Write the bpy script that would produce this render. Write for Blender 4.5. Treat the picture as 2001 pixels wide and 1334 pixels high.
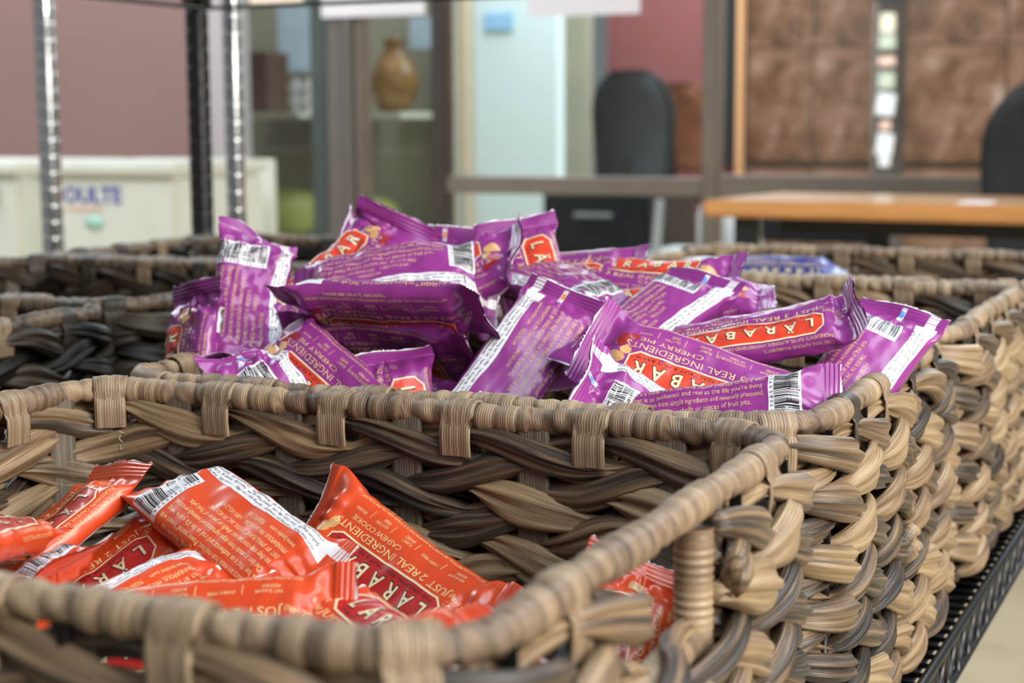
import bpy, bmesh, math, random
import numpy as np
from mathutils import Matrix, Vector

for _o in list(bpy.data.objects):
    bpy.data.objects.remove(_o)
SC = bpy.context.scene
COL = SC.collection
RZ = 0.75            # height of the basket rims above the floor
random.seed(4)

# ------------------------------------------------------------------ camera
cam_d = bpy.data.cameras.new('camera')
cam = bpy.data.objects.new('camera', cam_d)
COL.objects.link(cam)
cam_d.sensor_width = 36.0
cam_d.lens = 36.0 * 3235.0 / 2001.0
cam_d.clip_start = 0.02
_right = Vector((0.90824, 0.41842, -0.00463)).normalized()
_fwd = Vector((-0.41542, 0.90030, -0.12995)).normalized()
_up = _right.cross(_fwd).normalized()
_right = _fwd.cross(_up)
cam.matrix_world = Matrix(((_right.x, _up.x, -_fwd.x, 0.0), (_right.y, _up.y, -_fwd.y, 0.0),
                           (_right.z, _up.z, -_fwd.z, RZ + 0.15), (0, 0, 0, 1)))
cam_d.dof.use_dof = True
cam_d.dof.focus_distance = 0.89
cam_d.dof.aperture_fstop = 9.0
cam_d.dof.aperture_blades = 0
SC.camera = cam

# ------------------------------------------------------------------ light
world = bpy.data.worlds.new('world')
SC.world = world
world.use_nodes = True
_bg = world.node_tree.nodes['Background']
_bg.inputs[0].default_value = (0.90, 0.95, 1.0, 1)
_bg.inputs[1].default_value = 0.16

def area_light(name, loc, target, sx, sy, watts, colour):
    d = bpy.data.lights.new(name, 'AREA')
    d.shape = 'RECTANGLE'; d.size = sx; d.size_y = sy
    d.energy = watts; d.color = colour
    o = bpy.data.objects.new(name, d); COL.objects.link(o)
    v = Vector(target) - Vector(loc)
    o.rotation_euler = v.to_track_quat('-Z', 'Y').to_euler()
    o.location = loc
    return o
area_light('window_daylight', (3.4, -0.2, 2.0), (-0.3, 0.9, 0.7), 2.4, 1.8, 165, (1.0, 0.93, 0.82))
for _i, (_x, _y) in enumerate(((0.9, -1.0), (0.9, 1.6), (-3.5, 2.5), (-2.6, 5.6), (-0.4, 5.8), (-2.6, 8.0), (0.0, 8.2))):
    area_light('ceiling_panel', (_x, _y, 2.75), (_x, _y, 0), 1.2, 2.4, 90 if (_x < -2.7 and _y < 5) else (46 if _y < 5 else 80), (0.84, 0.93, 1.0))

SC.view_settings.view_transform = 'Standard'
SC.view_settings.look = 'None'
SC.view_settings.gamma = 1.0
SC.view_settings.use_curve_mapping = False
SC.view_settings.exposure = 0.35

# ------------------------------------------------------------------ helpers
def tag(o, label=None, cat=None, group=None, kind=None):
    if label: o['label'] = label
    if cat: o['category'] = cat
    if group: o['group'] = group
    if kind: o['kind'] = kind
    return o

def empty(name, loc=(0, 0, 0), rz=0.0):
    o = bpy.data.objects.new(name, None)
    o.empty_display_size = 0.05
    o.location = loc; o.rotation_euler = (0, 0, rz)
    COL.objects.link(o)
    return o

def link(name, me, parent=None, m=None):
    if m is not None and not me.materials:
        me.materials.append(m)
    o = bpy.data.objects.new(name, me)
    COL.objects.link(o)
    if parent is not None: o.parent = parent
    return o

def mesh_np(name, V, F, uv=None, smooth=True, attr=None):
    """V (n,3); F (m,k) with k = 3 or 4; uv per vertex (n,2); attr = dict of float point attributes"""
    V = np.asarray(V, dtype=np.float32); F = np.asarray(F, dtype=np.int32)
    me = bpy.data.meshes.new(name)
    k = F.shape[1]
    me.vertices.add(len(V)); me.vertices.foreach_set('co', V.ravel())
    me.loops.add(F.size); me.loops.foreach_set('vertex_index', F.ravel())
    me.polygons.add(len(F))
    me.polygons.foreach_set('loop_start', np.arange(0, F.size, k, dtype=np.int32))
    me.polygons.foreach_set('loop_total', np.full(len(F), k, dtype=np.int32))
    me.polygons.foreach_set('use_smooth', np.full(len(F), smooth, dtype=bool))
    if uv is not None:
        l = me.uv_layers.new(name='UVMap')
        l.data.foreach_set('uv', np.asarray(uv, dtype=np.float32)[F.ravel()].ravel())
    if attr:
        for n, a in attr.items():
            at = me.attributes.new(n, 'FLOAT', 'POINT')
            at.data.foreach_set('value', np.asarray(a, dtype=np.float32))
    me.update(calc_edges=True)
    me.validate()
    return me

def grid_faces(nu, nv, wrap_u=False, wrap_v=False):
    iu = np.arange(nu if wrap_u else nu - 1); iv = np.arange(nv if wrap_v else nv - 1)
    a, b = np.meshgrid(iu, iv, indexing='ij')
    a2 = (a + 1) % nu; b2 = (b + 1) % nv
    return np.stack([a * nv + b, a2 * nv + b, a2 * nv + b2, a * nv + b2], -1).reshape(-1, 4)

def box_mesh(name, x0, x1, y0, y1, z0, z1, bev=0.0):
    bm = bmesh.new()
    bmesh.ops.create_cube(bm, size=1.0)
    for v in bm.verts:
        v.co = Vector((x0 + (v.co.x + .5) * (x1 - x0), y0 + (v.co.y + .5) * (y1 - y0), z0 + (v.co.z + .5) * (z1 - z0)))
    if bev > 0:
        bmesh.ops.bevel(bm, geom=list(bm.edges), offset=bev, segments=2, affect='EDGES')
    me = bpy.data.meshes.new(name); bm.to_mesh(me); bm.free()
    return me

def box(name, m, x0, x1, y0, y1, z0, z1, parent=None, bev=0.0):
    return link(name, box_mesh(name, x0, x1, y0, y1, z0, z1, bev), parent, m)

def tube_mesh(name, pts, r, n=10, closed=False, caps=True):
    P = np.asarray(pts, dtype=float); k = len(P)
    rr = np.full(k, r) if np.isscalar(r) else np.asarray(r)
    T = np.roll(P, -1, 0) - np.roll(P, 1, 0)
    if not closed:
        T[0] = P[1] - P[0]; T[-1] = P[-1] - P[-2]
    T /= np.linalg.norm(T, axis=1)[:, None]
    ref = np.array([0, 0, 1.0]) if abs(T[:, 2]).mean() < .8 else np.array([1.0, 0, 0])
    A = np.cross(T, ref); A /= np.linalg.norm(A, axis=1)[:, None]
    B = np.cross(A, T)
    th = np.linspace(0, 2 * np.pi, n, endpoint=False)
    V = P[:, None] + rr[:, None, None] * (np.cos(th)[None, :, None] * A[:, None] + np.sin(th)[None, :, None] * B[:, None])
    F = grid_faces(k, n, wrap_u=closed, wrap_v=True)
    V = V.reshape(-1, 3)
    if caps and not closed:
        V = np.vstack([V, P[0], P[-1]])
        c0, c1 = k * n, k * n + 1
        ex = [[c0, (j + 1) % n, j, j] for j in range(n)] + [[c1, (k - 1) * n + j, (k - 1) * n + (j + 1) % n, (k - 1) * n + (j + 1) % n] for j in range(n)]
        me = bpy.data.meshes.new(name)
        me.from_pydata([tuple(v) for v in V], [], [tuple(f) for f in F] + [(e[0], e[1], e[2]) for e in ex])
        for p in me.polygons: p.use_smooth = True
        me.update()
        return me
    return mesh_np(name, V, F)

def tube(name, m, pts, r, parent=None, n=10, closed=False):
    return link(name, tube_mesh(name, pts, r, n, closed), parent, m)

def lathe_mesh(name, prof, n=24):
    """prof: list of (radius, z) from bottom to top"""
    th = np.linspace(0, 2 * np.pi, n, endpoint=False)
    pr = np.asarray(prof)
    V = np.stack([pr[:, 0, None] * np.cos(th), pr[:, 0, None] * np.sin(th), np.repeat(pr[:, 1, None], n, 1)], -1).reshape(-1, 3)
    return mesh_np(name, V, grid_faces(len(prof), n, wrap_v=True)[:, ::-1])

# ------------------------------------------------------------------ materials
def new_mat(name):
    m = bpy.data.materials.new(name); m.use_nodes = True
    nt = m.node_tree
    return m, nt, nt.nodes['Principled BSDF']

def N(nt, typ, **kw):
    n = nt.nodes.new(typ)
    for k, v in kw.items():
        if k in n.inputs: n.inputs[k].default_value = v
        else: setattr(n, k, v)
    return n

def ramp(nt, stops):
    r = nt.nodes.new('ShaderNodeValToRGB')
    e = r.color_ramp.elements
    while len(e) > 1: e.remove(e[0])
    e[0].position, e[0].color = stops[0][0], (*stops[0][1], 1)
    for p, c in stops[1:]:
        x = e.new(p); x.color = (*c, 1)
    return r

def plain(name, col, rough=0.5, metal=0.0, spec=0.5, var=0.12, scale=12.0, bump=0.0, coat=0.0, stretch=None):
    """procedural: a noise varies the colour and roughness a little"""
    m, nt, b = new_mat(name)
    tc = N(nt, 'ShaderNodeTexCoord')
    src = tc.outputs['Object']
    if stretch:
        mp = N(nt, 'ShaderNodeMapping'); mp.inputs['Scale'].default_value = stretch
        nt.links.new(src, mp.inputs[0]); src = mp.outputs[0]
    nz = N(nt, 'ShaderNodeTexNoise', Scale=scale, Detail=4.0)
    nt.links.new(src, nz.inputs['Vector'])
    lo = [max(0, c * (1 - var)) for c in col]; hi = [min(1, c * (1 + var)) for c in col]
    r = ramp(nt, [(0.3, lo), (0.7, hi)])
    nt.links.new(nz.outputs['Fac'], r.inputs[0]); nt.links.new(r.outputs[0], b.inputs['Base Color'])
    b.inputs['Roughness'].default_value = rough; b.inputs['Metallic'].default_value = metal
    b.inputs['Specular IOR Level'].default_value = spec
    b.inputs['Coat Weight'].default_value = coat; b.inputs['Coat Roughness'].default_value = 0.08
    if bump > 0:
        bp = N(nt, 'ShaderNodeBump', Strength=bump, Distance=0.002)
        nt.links.new(nz.outputs['Fac'], bp.inputs['Height']); nt.links.new(bp.outputs[0], b.inputs['Normal'])
    return m

def fibre_mat(name, stops, lines=26.0, rough=0.42, vlen=14.0, vac=9.0):
    """dried leaf: colour drifts along the strand (uv.x in metres), fine lines run along it (uv.y across)"""
    m, nt, b = new_mat(name)
    uv = N(nt, 'ShaderNodeUVMap'); sep = N(nt, 'ShaderNodeSeparateXYZ')
    nt.links.new(uv.outputs[0], sep.inputs[0])
    inf = N(nt, 'ShaderNodeObjectInfo')
    mp = N(nt, 'ShaderNodeMapping'); mp.inputs['Scale'].default_value = (vlen, vac, 1)
    nt.links.new(uv.outputs[0], mp.inputs[0])
    off = N(nt, 'ShaderNodeCombineXYZ')
    mul = N(nt, 'ShaderNodeMath', operation='MULTIPLY'); mul.inputs[1].default_value = 37.0
    nt.links.new(inf.outputs['Random'], mul.inputs[0]); nt.links.new(mul.outputs[0], off.inputs[2])
    add = N(nt, 'ShaderNodeVectorMath', operation='ADD')
    nt.links.new(mp.outputs[0], add.inputs[0]); nt.links.new(off.outputs[0], add.inputs[1])
    nz = N(nt, 'ShaderNodeTexNoise', Scale=1.0, Detail=5.0, Roughness=0.62)
    nt.links.new(add.outputs[0], nz.inputs['Vector'])
    at = N(nt, 'ShaderNodeAttribute', attribute_name='tint')
    mx = N(nt, 'ShaderNodeMath', operation='MULTIPLY_ADD'); mx.inputs[1].default_value = 1.0; mx.inputs[2].default_value = -0.19
    nt.links.new(nz.outputs['Fac'], mx.inputs[0])
    ad = N(nt, 'ShaderNodeMath', operation='MULTIPLY_ADD'); ad.inputs[1].default_value = 0.42
    nt.links.new(at.outputs['Fac'], ad.inputs[0]); nt.links.new(mx.outputs[0], ad.inputs[2])
    r = ramp(nt, stops)
    nt.links.new(ad.outputs[0], r.inputs[0])
    # fine lines
    w = N(nt, 'ShaderNodeMath', operation='MULTIPLY'); w.inputs[1].default_value = lines * 2 * math.pi
    nt.links.new(sep.outputs['Y'], w.inputs[0])
    wob = N(nt, 'ShaderNodeMath', operation='MULTIPLY_ADD'); wob.inputs[1].default_value = 5.0
    nt.links.new(nz.outputs['Fac'], wob.inputs[0]); nt.links.new(w.outputs[0], wob.inputs[2])
    sn = N(nt, 'ShaderNodeMath', operation='SINE'); nt.links.new(wob.outputs[0], sn.inputs[0])
    mr = N(nt, 'ShaderNodeMapRange'); mr.inputs['From Min'].default_value = -1; mr.inputs['To Min'].default_value = 0.80
    mr.inputs['To Max'].default_value = 1.06
    nt.links.new(sn.outputs[0], mr.inputs[0])
    mixc = N(nt, 'ShaderNodeMix', data_type='RGBA', blend_type='MULTIPLY'); mixc.inputs[0].default_value = 1.0
    nt.links.new(r.outputs[0], mixc.inputs[6]); nt.links.new(mr.outputs[0], mixc.inputs[7])
    nt.links.new(mixc.outputs[2], b.inputs['Base Color'])
    b.inputs['Roughness'].default_value = rough; b.inputs['Specular IOR Level'].default_value = 0.55
    bp = N(nt, 'ShaderNodeBump', Strength=0.28, Distance=0.0006)
    nt.links.new(sn.outputs[0], bp.inputs['Height']); nt.links.new(bp.outputs[0], b.inputs['Normal'])
    return m

M = {}
LEAF = [(0.20, (0.014, 0.012, 0.011)), (0.36, (0.055, 0.043, 0.035)), (0.48, (0.145, 0.096, 0.060)), (0.60, (0.275, 0.18, 0.10)), (0.80, (0.43, 0.31, 0.18))]
M['strand'] = fibre_mat('woven_leaf', LEAF, 46.0, 0.36, 14.0, 13.0)
M['rim'] = fibre_mat('rim_leaf', [(0.2, (0.06, 0.04, 0.028)), (0.45, (0.24, 0.16, 0.10)), (0.8, (0.47, 0.34, 0.21))], 5.0, 0.45, 30.0, 0.8)
M['loop'] = fibre_mat('binding_leaf', [(0.15, (0.05, 0.036, 0.026)), (0.45, (0.23, 0.155, 0.095)), (0.8, (0.46, 0.34, 0.215))], 14.0, 0.45, 30.0)
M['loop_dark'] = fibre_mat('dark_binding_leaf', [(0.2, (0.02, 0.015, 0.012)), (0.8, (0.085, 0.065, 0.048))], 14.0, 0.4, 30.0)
M['stake'] = fibre_mat('stake_leaf', [(0.2, (0.05, 0.042, 0.036)), (0.8, (0.26, 0.21, 0.16))], 12.0, 0.5, 20.0)
LEAF_SHADED = [(p, tuple(c * 0.17 for c in col)) for p, col in LEAF]  # leaf colours scaled down: shade on the left row painted in
M['strand_shaded'] = fibre_mat('shaded_woven_leaf', LEAF_SHADED, 46.0)
M['rim_shaded'] = fibre_mat('shaded_rim_leaf', [(0.2, (0.03, 0.02, 0.015)), (0.45, (0.11, 0.075, 0.048)), (0.8, (0.26, 0.185, 0.115))], 5.0, 0.45, 30.0, 0.8)
M['basket_floor'] = plain('basket_floor', (0.10, 0.07, 0.045), 0.7, bump=0.4, scale=60)
M['black_wire'] = plain('black_epoxy', (0.012, 0.012, 0.014), 0.28, spec=0.6)

# ------------------------------------------------------------------ woven baskets
HX, HY, RC, BH = 0.211, 0.184, 0.040, 0.190       # half width, half depth, corner radius, height

def path_fn(hx, hy, r):
    """rounded rectangle, anticlockwise from the middle of the +x side"""
    segs = []
    a, b = hy - r, hx - r
    segs = [('l', (hx, 0), (0, 1), a), ('c', (hx - r, hy - r), 0.0, r * math.pi / 2), ('l', (hx - r, hy), (-1, 0), 2 * b),
            ('c', (-hx + r, hy - r), math.pi / 2, r * math.pi / 2), ('l', (-hx, hy - r), (0, -1), 2 * a),
            ('c', (-hx + r, -hy + r), math.pi, r * math.pi / 2), ('l', (-hx + r, -hy), (1, 0), 2 * b),
            ('c', (hx - r, -hy + r), 1.5 * math.pi, r * math.pi / 2), ('l', (hx, -hy + r), (0, 1), a)]
    total = sum(s[3] for s in segs)
    def f(s):
        s = np.asarray(s, dtype=float) % total
        P = np.zeros(s.shape + (2,)); T = np.zeros(s.shape + (2,))
        acc = 0.0
        for kind, p, q, ln in segs:
            k = (s >= acc - 1e-12) & (s < acc + ln + 1e-12)
            d = s - acc
            if kind == 'l':
                P[k] = np.array(p) + d[k][:, None] * np.array(q); T[k] = q
            else:
                an = q + d[k] / r
                P[k] = np.array(p) + r * np.stack([np.cos(an), np.sin(an)], -1)
                T[k] = np.stack([-np.sin(an), np.cos(an)], -1)
            acc += ln
        return P, T
    return f, total

PATH, PL = path_fn(HX, HY, RC)
NST = 20                    # upright stakes
SP = PL / NST

def wob(rng, period, n=5, lo=1, hi=9):
    """smooth periodic 1-D noise"""
    k = rng.integers(lo, hi, n); ph = rng.uniform(0, 6.28, n); am = rng.uniform(.4, 1, n); am /= am.sum()
    return lambda s: sum(a * np.sin(2 * np.pi * kk * s / period + p) for a, kk, p in zip(am, k, ph))

def strand_mesh(row, k, nrows, seed, cut=None, mx=14, per=15):
    rng = np.random.default_rng(seed * 1000 + row * 10 + k)
    n = NST * per
    s = np.arange(n) * PL / n
    closed = cut is None
    if cut:
        a, b = cut
        keep = ~((s > a % PL) | (s < b)) if a < 0 else ~((s > a) & (s < b))
        s = s[keep]
    tw = 1 if row % 2 else -1
    drift = 0.45 * wob(rng, PL, 6, 1, 12)(s)
    th = np.pi * s / SP + k * np.pi + (row % 2) * np.pi * 0.5 + drift
    c = np.cos(th)
    seg = np.floor((th + np.pi / 2) / np.pi)            # which crossing
    sr = np.random.default_rng(seed * 77 + row * 3 + k)
    tab = sr.uniform(-1, 1, 400); tab2 = sr.uniform(-1, 1, 400)
    sj = tab[(seg.astype(int)) % 400]; sj2 = tab2[(seg.astype(int)) % 400]
    ac = np.abs(c)
    d = np.where(c > 0, 0.0088 + 0.0016 * sj * ac, 0.0062 + 0.001 * sj * ac) * np.sign(c) * ac ** 0.8
    pitch = (BH - 0.020) / nrows
    zc = -0.011 - (row + 0.5) * pitch
    zamp = 0.0068 * (1 + 0.35 * tab[(seg.astype(int) + 57) % 400] * ac)
    z = zc + zamp * np.sin(th) * tw + 0.0014 * wob(rng, PL, 6, 3, 20)(s) + 0.0026 * sj2 * ac
    slope = 0.0068 * np.cos(th) * tw * np.pi / SP
    hw = pitch * (0.22 + 0.46 * ac ** 0.9) * (1 + 0.24 * sj * ac)
    thk = 0.0042 * (1 + 0.25 * sj2 * ac)
    P, T = PATH(s)
    Nn = np.stack([T[:, 1], -T[:, 0]], -1)
    puff = np.clip(np.abs(Nn[:, 0]) * 1.3 - 0.3, 0, 1)          # the end walls bulge, the touching walls are pressed flat
    d = np.where(d > 0, d * (0.55 + 0.45 * puff), d) + puff * (0.0035 + 0.0030 * np.clip(c, 0, 1))
    taper = 1.0
    C = np.concatenate([P * taper + Nn * d[:, None], z[:, None]], 1)
    T3 = np.concatenate([T, np.zeros((len(s), 1))], 1); N3 = np.concatenate([Nn, np.zeros((len(s), 1))], 1)
    # dish the bundle: tilt top or bottom edge outward as it dives
    vert = -T3 * slope[:, None] * 0.75 + np.array([0, 0, 1.0])
    vert /= np.linalg.norm(vert, axis=1)[:, None]
    y = np.concatenate([np.linspace(-1, 1, mx), np.linspace(1, -1, mx)[1:-1]])
    side = np.concatenate([np.ones(mx), -np.ones(mx - 2)])
    prof = np.sqrt(np.clip(1 - y ** 2, 0, 1))
    ph = [wob(rng, PL, 4, 3, 14)(s)[:, None] * 1.6 + rng.uniform(0, 6) + 1.5 * sj[:, None] for _ in range(4)]
    fold = 0.52 * np.abs(np.sin(np.pi * 0.9 * y[None] + ph[0])) + 0.34 * np.abs(np.sin(np.pi * 1.5 * y[None] + ph[1])) + 0.14 * np.abs(np.sin(np.pi * 2.6 * y[None] + ph[2]))
    w = side * prof * (0.18 + 1.45 * fold)
    edge = (1 + 0.07 * np.sin(3 * th + 1.3 * row))[:, None]
    V = C[:, None] + (y[None] * hw[:, None] * edge)[..., None] * vert[:, None] + (w * thk[:, None])[..., None] * N3[:, None]
    m2 = len(y); ns = len(s)
    F = grid_faces(ns, m2, wrap_u=closed, wrap_v=True)
    U = np.stack([np.repeat(s[:, None], m2, 1), np.repeat((np.arange(m2) / m2)[None], ns, 0)], -1).reshape(-1, 2)
    tint = np.repeat((0.5 + 0.42 * sj + 0.18 * wob(rng, PL, 5, 2, 12)(s))[:, None], m2, 1).ravel()
    if not closed:       # close the two cut ends
        F = np.vstack([F, [[0, j, j + 1, j + 1] if False else [0, j, j + 1, j + 2] for j in range(1, m2 - 3, 2)],
                       [[(ns - 1) * m2, (ns - 1) * m2 + j + 2, (ns - 1) * m2 + j + 1, (ns - 1) * m2 + j] for j in range(1, m2 - 3, 2)]])
    return mesh_np('strand', V.reshape(-1, 3), F, U, True, {'tint': tint})

def rim_mesh(seed, z0, r0=0.0066, n=16, step=0.0011, name='rim'):
    rng = np.random.default_rng(seed)
    ns = int(PL / step); s = np.arange(ns) * PL / ns
    t = (s / SP) % 1.0
    wrap = np.clip(np.minimum((t - 0.02) / 0.06, (0.68 - t) / 0.06), 0, 1)
    th = np.linspace(0, 2 * np.pi, n, endpoint=False)
    ring = np.abs(np.sin(np.pi * s / 0.0052 + 3 * wob(rng, PL, 6, 8, 60)(s)))
    A = r0 * (1.10 + 0.07 * ring)
    B = r0 * (0.90 + 0.14 * np.abs(np.sin(1.5 * th[None] + np.pi * s[:, None] / 0.016)))
    R = wrap[:, None] * A[:, None] + (1 - wrap[:, None]) * B
    cp = 0.0127; cs = s + 0.003 * wob(rng, PL, 6, 4, 30)(s)
    crease = np.exp(-((cs % cp - cp / 2) / 0.0011) ** 2) * (0.35 + 0.65 * rng.uniform(0, 1, int(PL / cp) + 3)[np.floor(cs / cp).astype(int)])
    R = R * (1 + 0.04 * np.cos(2 * np.pi * (cs % cp - cp / 2) / cp + np.pi) - 0.12 * crease)[:, None]
    R = R * (1 + 0.05 * wob(rng, PL, 6, 5, 40)(s))[:, None]
    P, T = PATH(s)
    Nn = np.stack([T[:, 1], -T[:, 0]], -1)
    zz = z0 + 0.0022 * wob(rng, PL, 5, 2, 14)(s)
    off = 0.0016 * wob(rng, PL, 5, 2, 14)(s)
    V = np.zeros((ns, n, 3))
    rad = np.cos(th)[None] * R + off[:, None]
    V[..., :2] = P[:, None] + rad[..., None] * Nn[:, None]
    V[..., 2] = zz[:, None] + np.sin(th)[None] * R
    # the twist of the lines: lines go round on the wrapped part, slanted between
    U = np.stack([np.repeat(s[:, None] * 1.0, n, 1), np.repeat(s[:, None] / 0.0013, n, 1) * 0.2 + np.arange(n)[None] / n * (1 - wrap[:, None]) * 1.6], -1).reshape(-1, 2)
    tint = np.repeat((0.55 + 0.35 * np.random.default_rng(seed + 5).uniform(-1, 1, NST + 1)[np.floor(s / SP).astype(int)] - 0.12 * (1 - wrap) - 0.5 * crease)[:, None], n, 1).ravel()  # tint drops in the creases: their shade painted into the leaf colour
    return mesh_np(name, V.reshape(-1, 3), grid_faces(ns, n, True, True)[:, ::-1], U, True, {'tint': tint})

def loop_mesh():
    """flat binding band: up the inside, over the rim, down the outside (local x along rim, y outward, z up)"""
    w = 0.0088
    r = 0.0083
    an = np.linspace(-0.15, math.pi + 0.15, 13)
    pts = [(0.0078, -0.021), (0.0088, -0.013), (0.0086, -0.006)] + [(r * math.cos(a), r * math.sin(a)) for a in an] + [(-0.0086, -0.006), (-0.0088, -0.013), (-0.0078, -0.021)]
    k = len(pts); n = 9
    V = []; UV = []; tint = []
    for lay in (0.0, -0.0013):
        for i, (y, z) in enumerate(pts):
            ll = math.hypot(y, z) if z > -0.004 else abs(y)
            for j in range(n):
                q = -1 + 2 * j / (n - 1)
                e = lay + 0.0005 * abs(math.sin(q * 4.7)) - 0.0007 * q * q
                sc = 1 + e / max(ll, 1e-6)
                yy, zz = (y * sc, z * sc) if z > -0.004 else (y + math.copysign(e, y), z)
                V.append((q * w * (1 + (0.12 if z > 0 else 0)), yy, zz)); UV.append((i * 0.004, j / n)); tint.append(0.5)
    F = list(grid_faces(k, n)) + list(grid_faces(k, n)[:, ::-1] + k * n)
    for i in range(k - 1):
        for j in (0, n - 1):
            a, b = i * n + j, (i + 1) * n + j
            q = [a, b, b + k * n, a + k * n]
            F.append(q if j == n - 1 else q[::-1])
    return mesh_np('binding_loop', V, F, UV, True, {'tint': tint})

def stake_mesh(z0, z1):
    y = np.linspace(-0.0085, 0.0085, 9)
    V = []; UV = []
    for zz in np.linspace(z0, z1, 4):
        for j, yy in enumerate(y): V.append((yy, 0.0018 + 0.0004 * abs(math.sin(j * 1.3)), zz)); UV.append((zz, j / 9))
        for j, yy in enumerate(y[::-1]): V.append((yy, -0.0018, zz)); UV.append((zz, j / 9))
    return mesh_np('stake', V, grid_faces(4, 18, False, True), UV, True, {'tint': [0.4] * len(V)})

NROWS = 12
HOLE = (-0.070, 0.038)       # handle opening on the +x side, along y
_loop = loop_mesh(); _loop.materials.append(M['loop'])
_loopk = _loop.copy(); _loopk.materials.clear(); _loopk.materials.append(M['loop_dark'])
_stake = stake_mesh(-BH + 0.006, -0.004); _stake.materials.append(M['stake'])
_stake_low = stake_mesh(-BH + 0.006, -0.062); _stake_low.materials.append(M['stake'])
_rod = tube_mesh('frame_rod', [(0, 0, -BH + 0.004), (0, 0, -0.006)], 0.0028, 6); _rod.materials.append(M['black_wire'])
STRANDS = {}
for _v in ('plain', 'holed'):
    STRANDS[_v] = []
    for _r in range(NROWS):
        for _k in (0, 1):
            _cut = HOLE if (_v == 'holed' and _r < 3) else None
            if _v == 'holed' and _cut is None and _r >= 3 and False: pass
            STRANDS[_v].append(strand_mesh(_r, _k, NROWS, 3 if _v == 'plain' else 8, _cut))
_rim_a = rim_mesh(11, -0.002); _rim_b = rim_mesh(29, -0.002)
_coil = rim_mesh(17, -BH + 0.008, 0.0072, 10, 0.003, 'base_coil')
_bf, _bl = path_fn(HX - 0.006, HY - 0.006, RC)
_s = np.linspace(0, _bl, 48, endpoint=False); _p = _bf(_s)[0]
_fl = bpy.data.meshes.new('basket_floor')
_fl.from_pydata([(x * .97, y * .97, -BH + 0.010) for x, y in _p] + [(x * .97, y * .97, -BH + 0.004) for x, y in _p], [],
                [tuple(range(48)), tuple(range(95, 47, -1))] + [(i, i + 48, (i + 1) % 48 + 48, (i + 1) % 48) for i in range(48)])
_fl.materials.append(M['basket_floor'])

def copy_mat(me, m):
    c = me.copy(); c.materials.clear(); c.materials.append(m); return c
DARKS = None

def basket(loc, label, group=None, rz=0.0, holed=False, dark=False, rim='a', dark_loops=()):  # dark: left-row look, shade painted into the leaf colours
    root = empty('woven_basket', loc, rz)
    tag(root, label, 'basket', group)
    for me in STRANDS['holed' if holed else 'plain']:
        o = link('strand', me, root, M['strand'])
        if dark: o.material_slots[0].link = 'OBJECT'; o.material_slots[0].material = M['strand_shaded']
    o = link('rim', _rim_a if rim == 'a' else _rim_b, root, M['rim'])
    if dark: o.material_slots[0].link = 'OBJECT'; o.material_slots[0].material = M['rim_shaded']
    link('base_coil', _coil, root, M['rim'])
    link('basket_floor', _fl, root)
    P, T = PATH((np.arange(NST) + 0.58) * SP)
    Q, TQ = PATH(np.arange(NST) * SP)
    for i in range(NST):
        a = math.atan2(T[i, 1], T[i, 0])
        if holed and P[i, 0] > HX - 1e-3 and HOLE[0] - 0.012 < P[i, 1] < HOLE[1] + 0.012: continue
        o = link('binding_loop', _loopk if (i in dark_loops or (dark and i % 3)) else _loop, root)  # dark leaf bands; on the left row they carry painted shade
        o.location = (P[i, 0], P[i, 1], -0.002); o.rotation_euler = (0, 0, a); o.scale = (1, -1, 1)
        a = math.atan2(TQ[i, 1], TQ[i, 0])
        inhole = holed and Q[i, 0] > HX - 1e-3 and HOLE[0] - 0.004 < Q[i, 1] < HOLE[1] + 0.004
        o = link('stake', _stake_low if inhole else _stake, root)
        o.location = (Q[i, 0] * 0.985, Q[i, 1] * 0.985, 0); o.rotation_euler = (0, 0, a); o.scale = (1, -1, 1)
        o = link('frame_rod', _rod, root)
        o.location = (Q[i, 0] + 0.0042 * TQ[i, 1], Q[i, 1] - 0.0042 * TQ[i, 0], -0.064 if inhole else 0.0)
        if inhole: o.scale = (1, 1, 0.6)
    if holed:
        for yy in HOLE:
            s = np.linspace(-0.012, -0.060, 60)
            me = tube_mesh('handle_post', [(HX * 0.992, yy, q) for q in s], 0.0078 + 0.0007 * np.abs(np.sin(s * 900)), 14)
            wrap_uv(me, 0.0042)
            link('handle_post', me, root, M['rim'])
        s = np.linspace(HOLE[0] - 0.004, HOLE[1] + 0.004, 90)
        me = tube_mesh('handle_bar', [(HX * 0.992, q, -0.061 + 0.001 * math.sin(q * 60)) for q in s], 0.0072 + 0.0007 * np.abs(np.sin(s * 800)), 14)
        wrap_uv(me, 0.0042)
        link('handle_bar', me, root, M['rim'])
    return root

def wrap_uv(me, p):
    l = me.uv_layers.new(name='UVMap')
    at = me.attributes.new('tint', 'FLOAT', 'POINT')
    for i in range(len(me.vertices)): at.data[i].value = 0.55
    for lp in me.loops:
        c = me.vertices[lp.vertex_index].co
        q = (c.y if me.name.startswith('handle_bar') else c.z)
        l.data[lp.index].uv = (q, q / p * 0.2)

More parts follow.
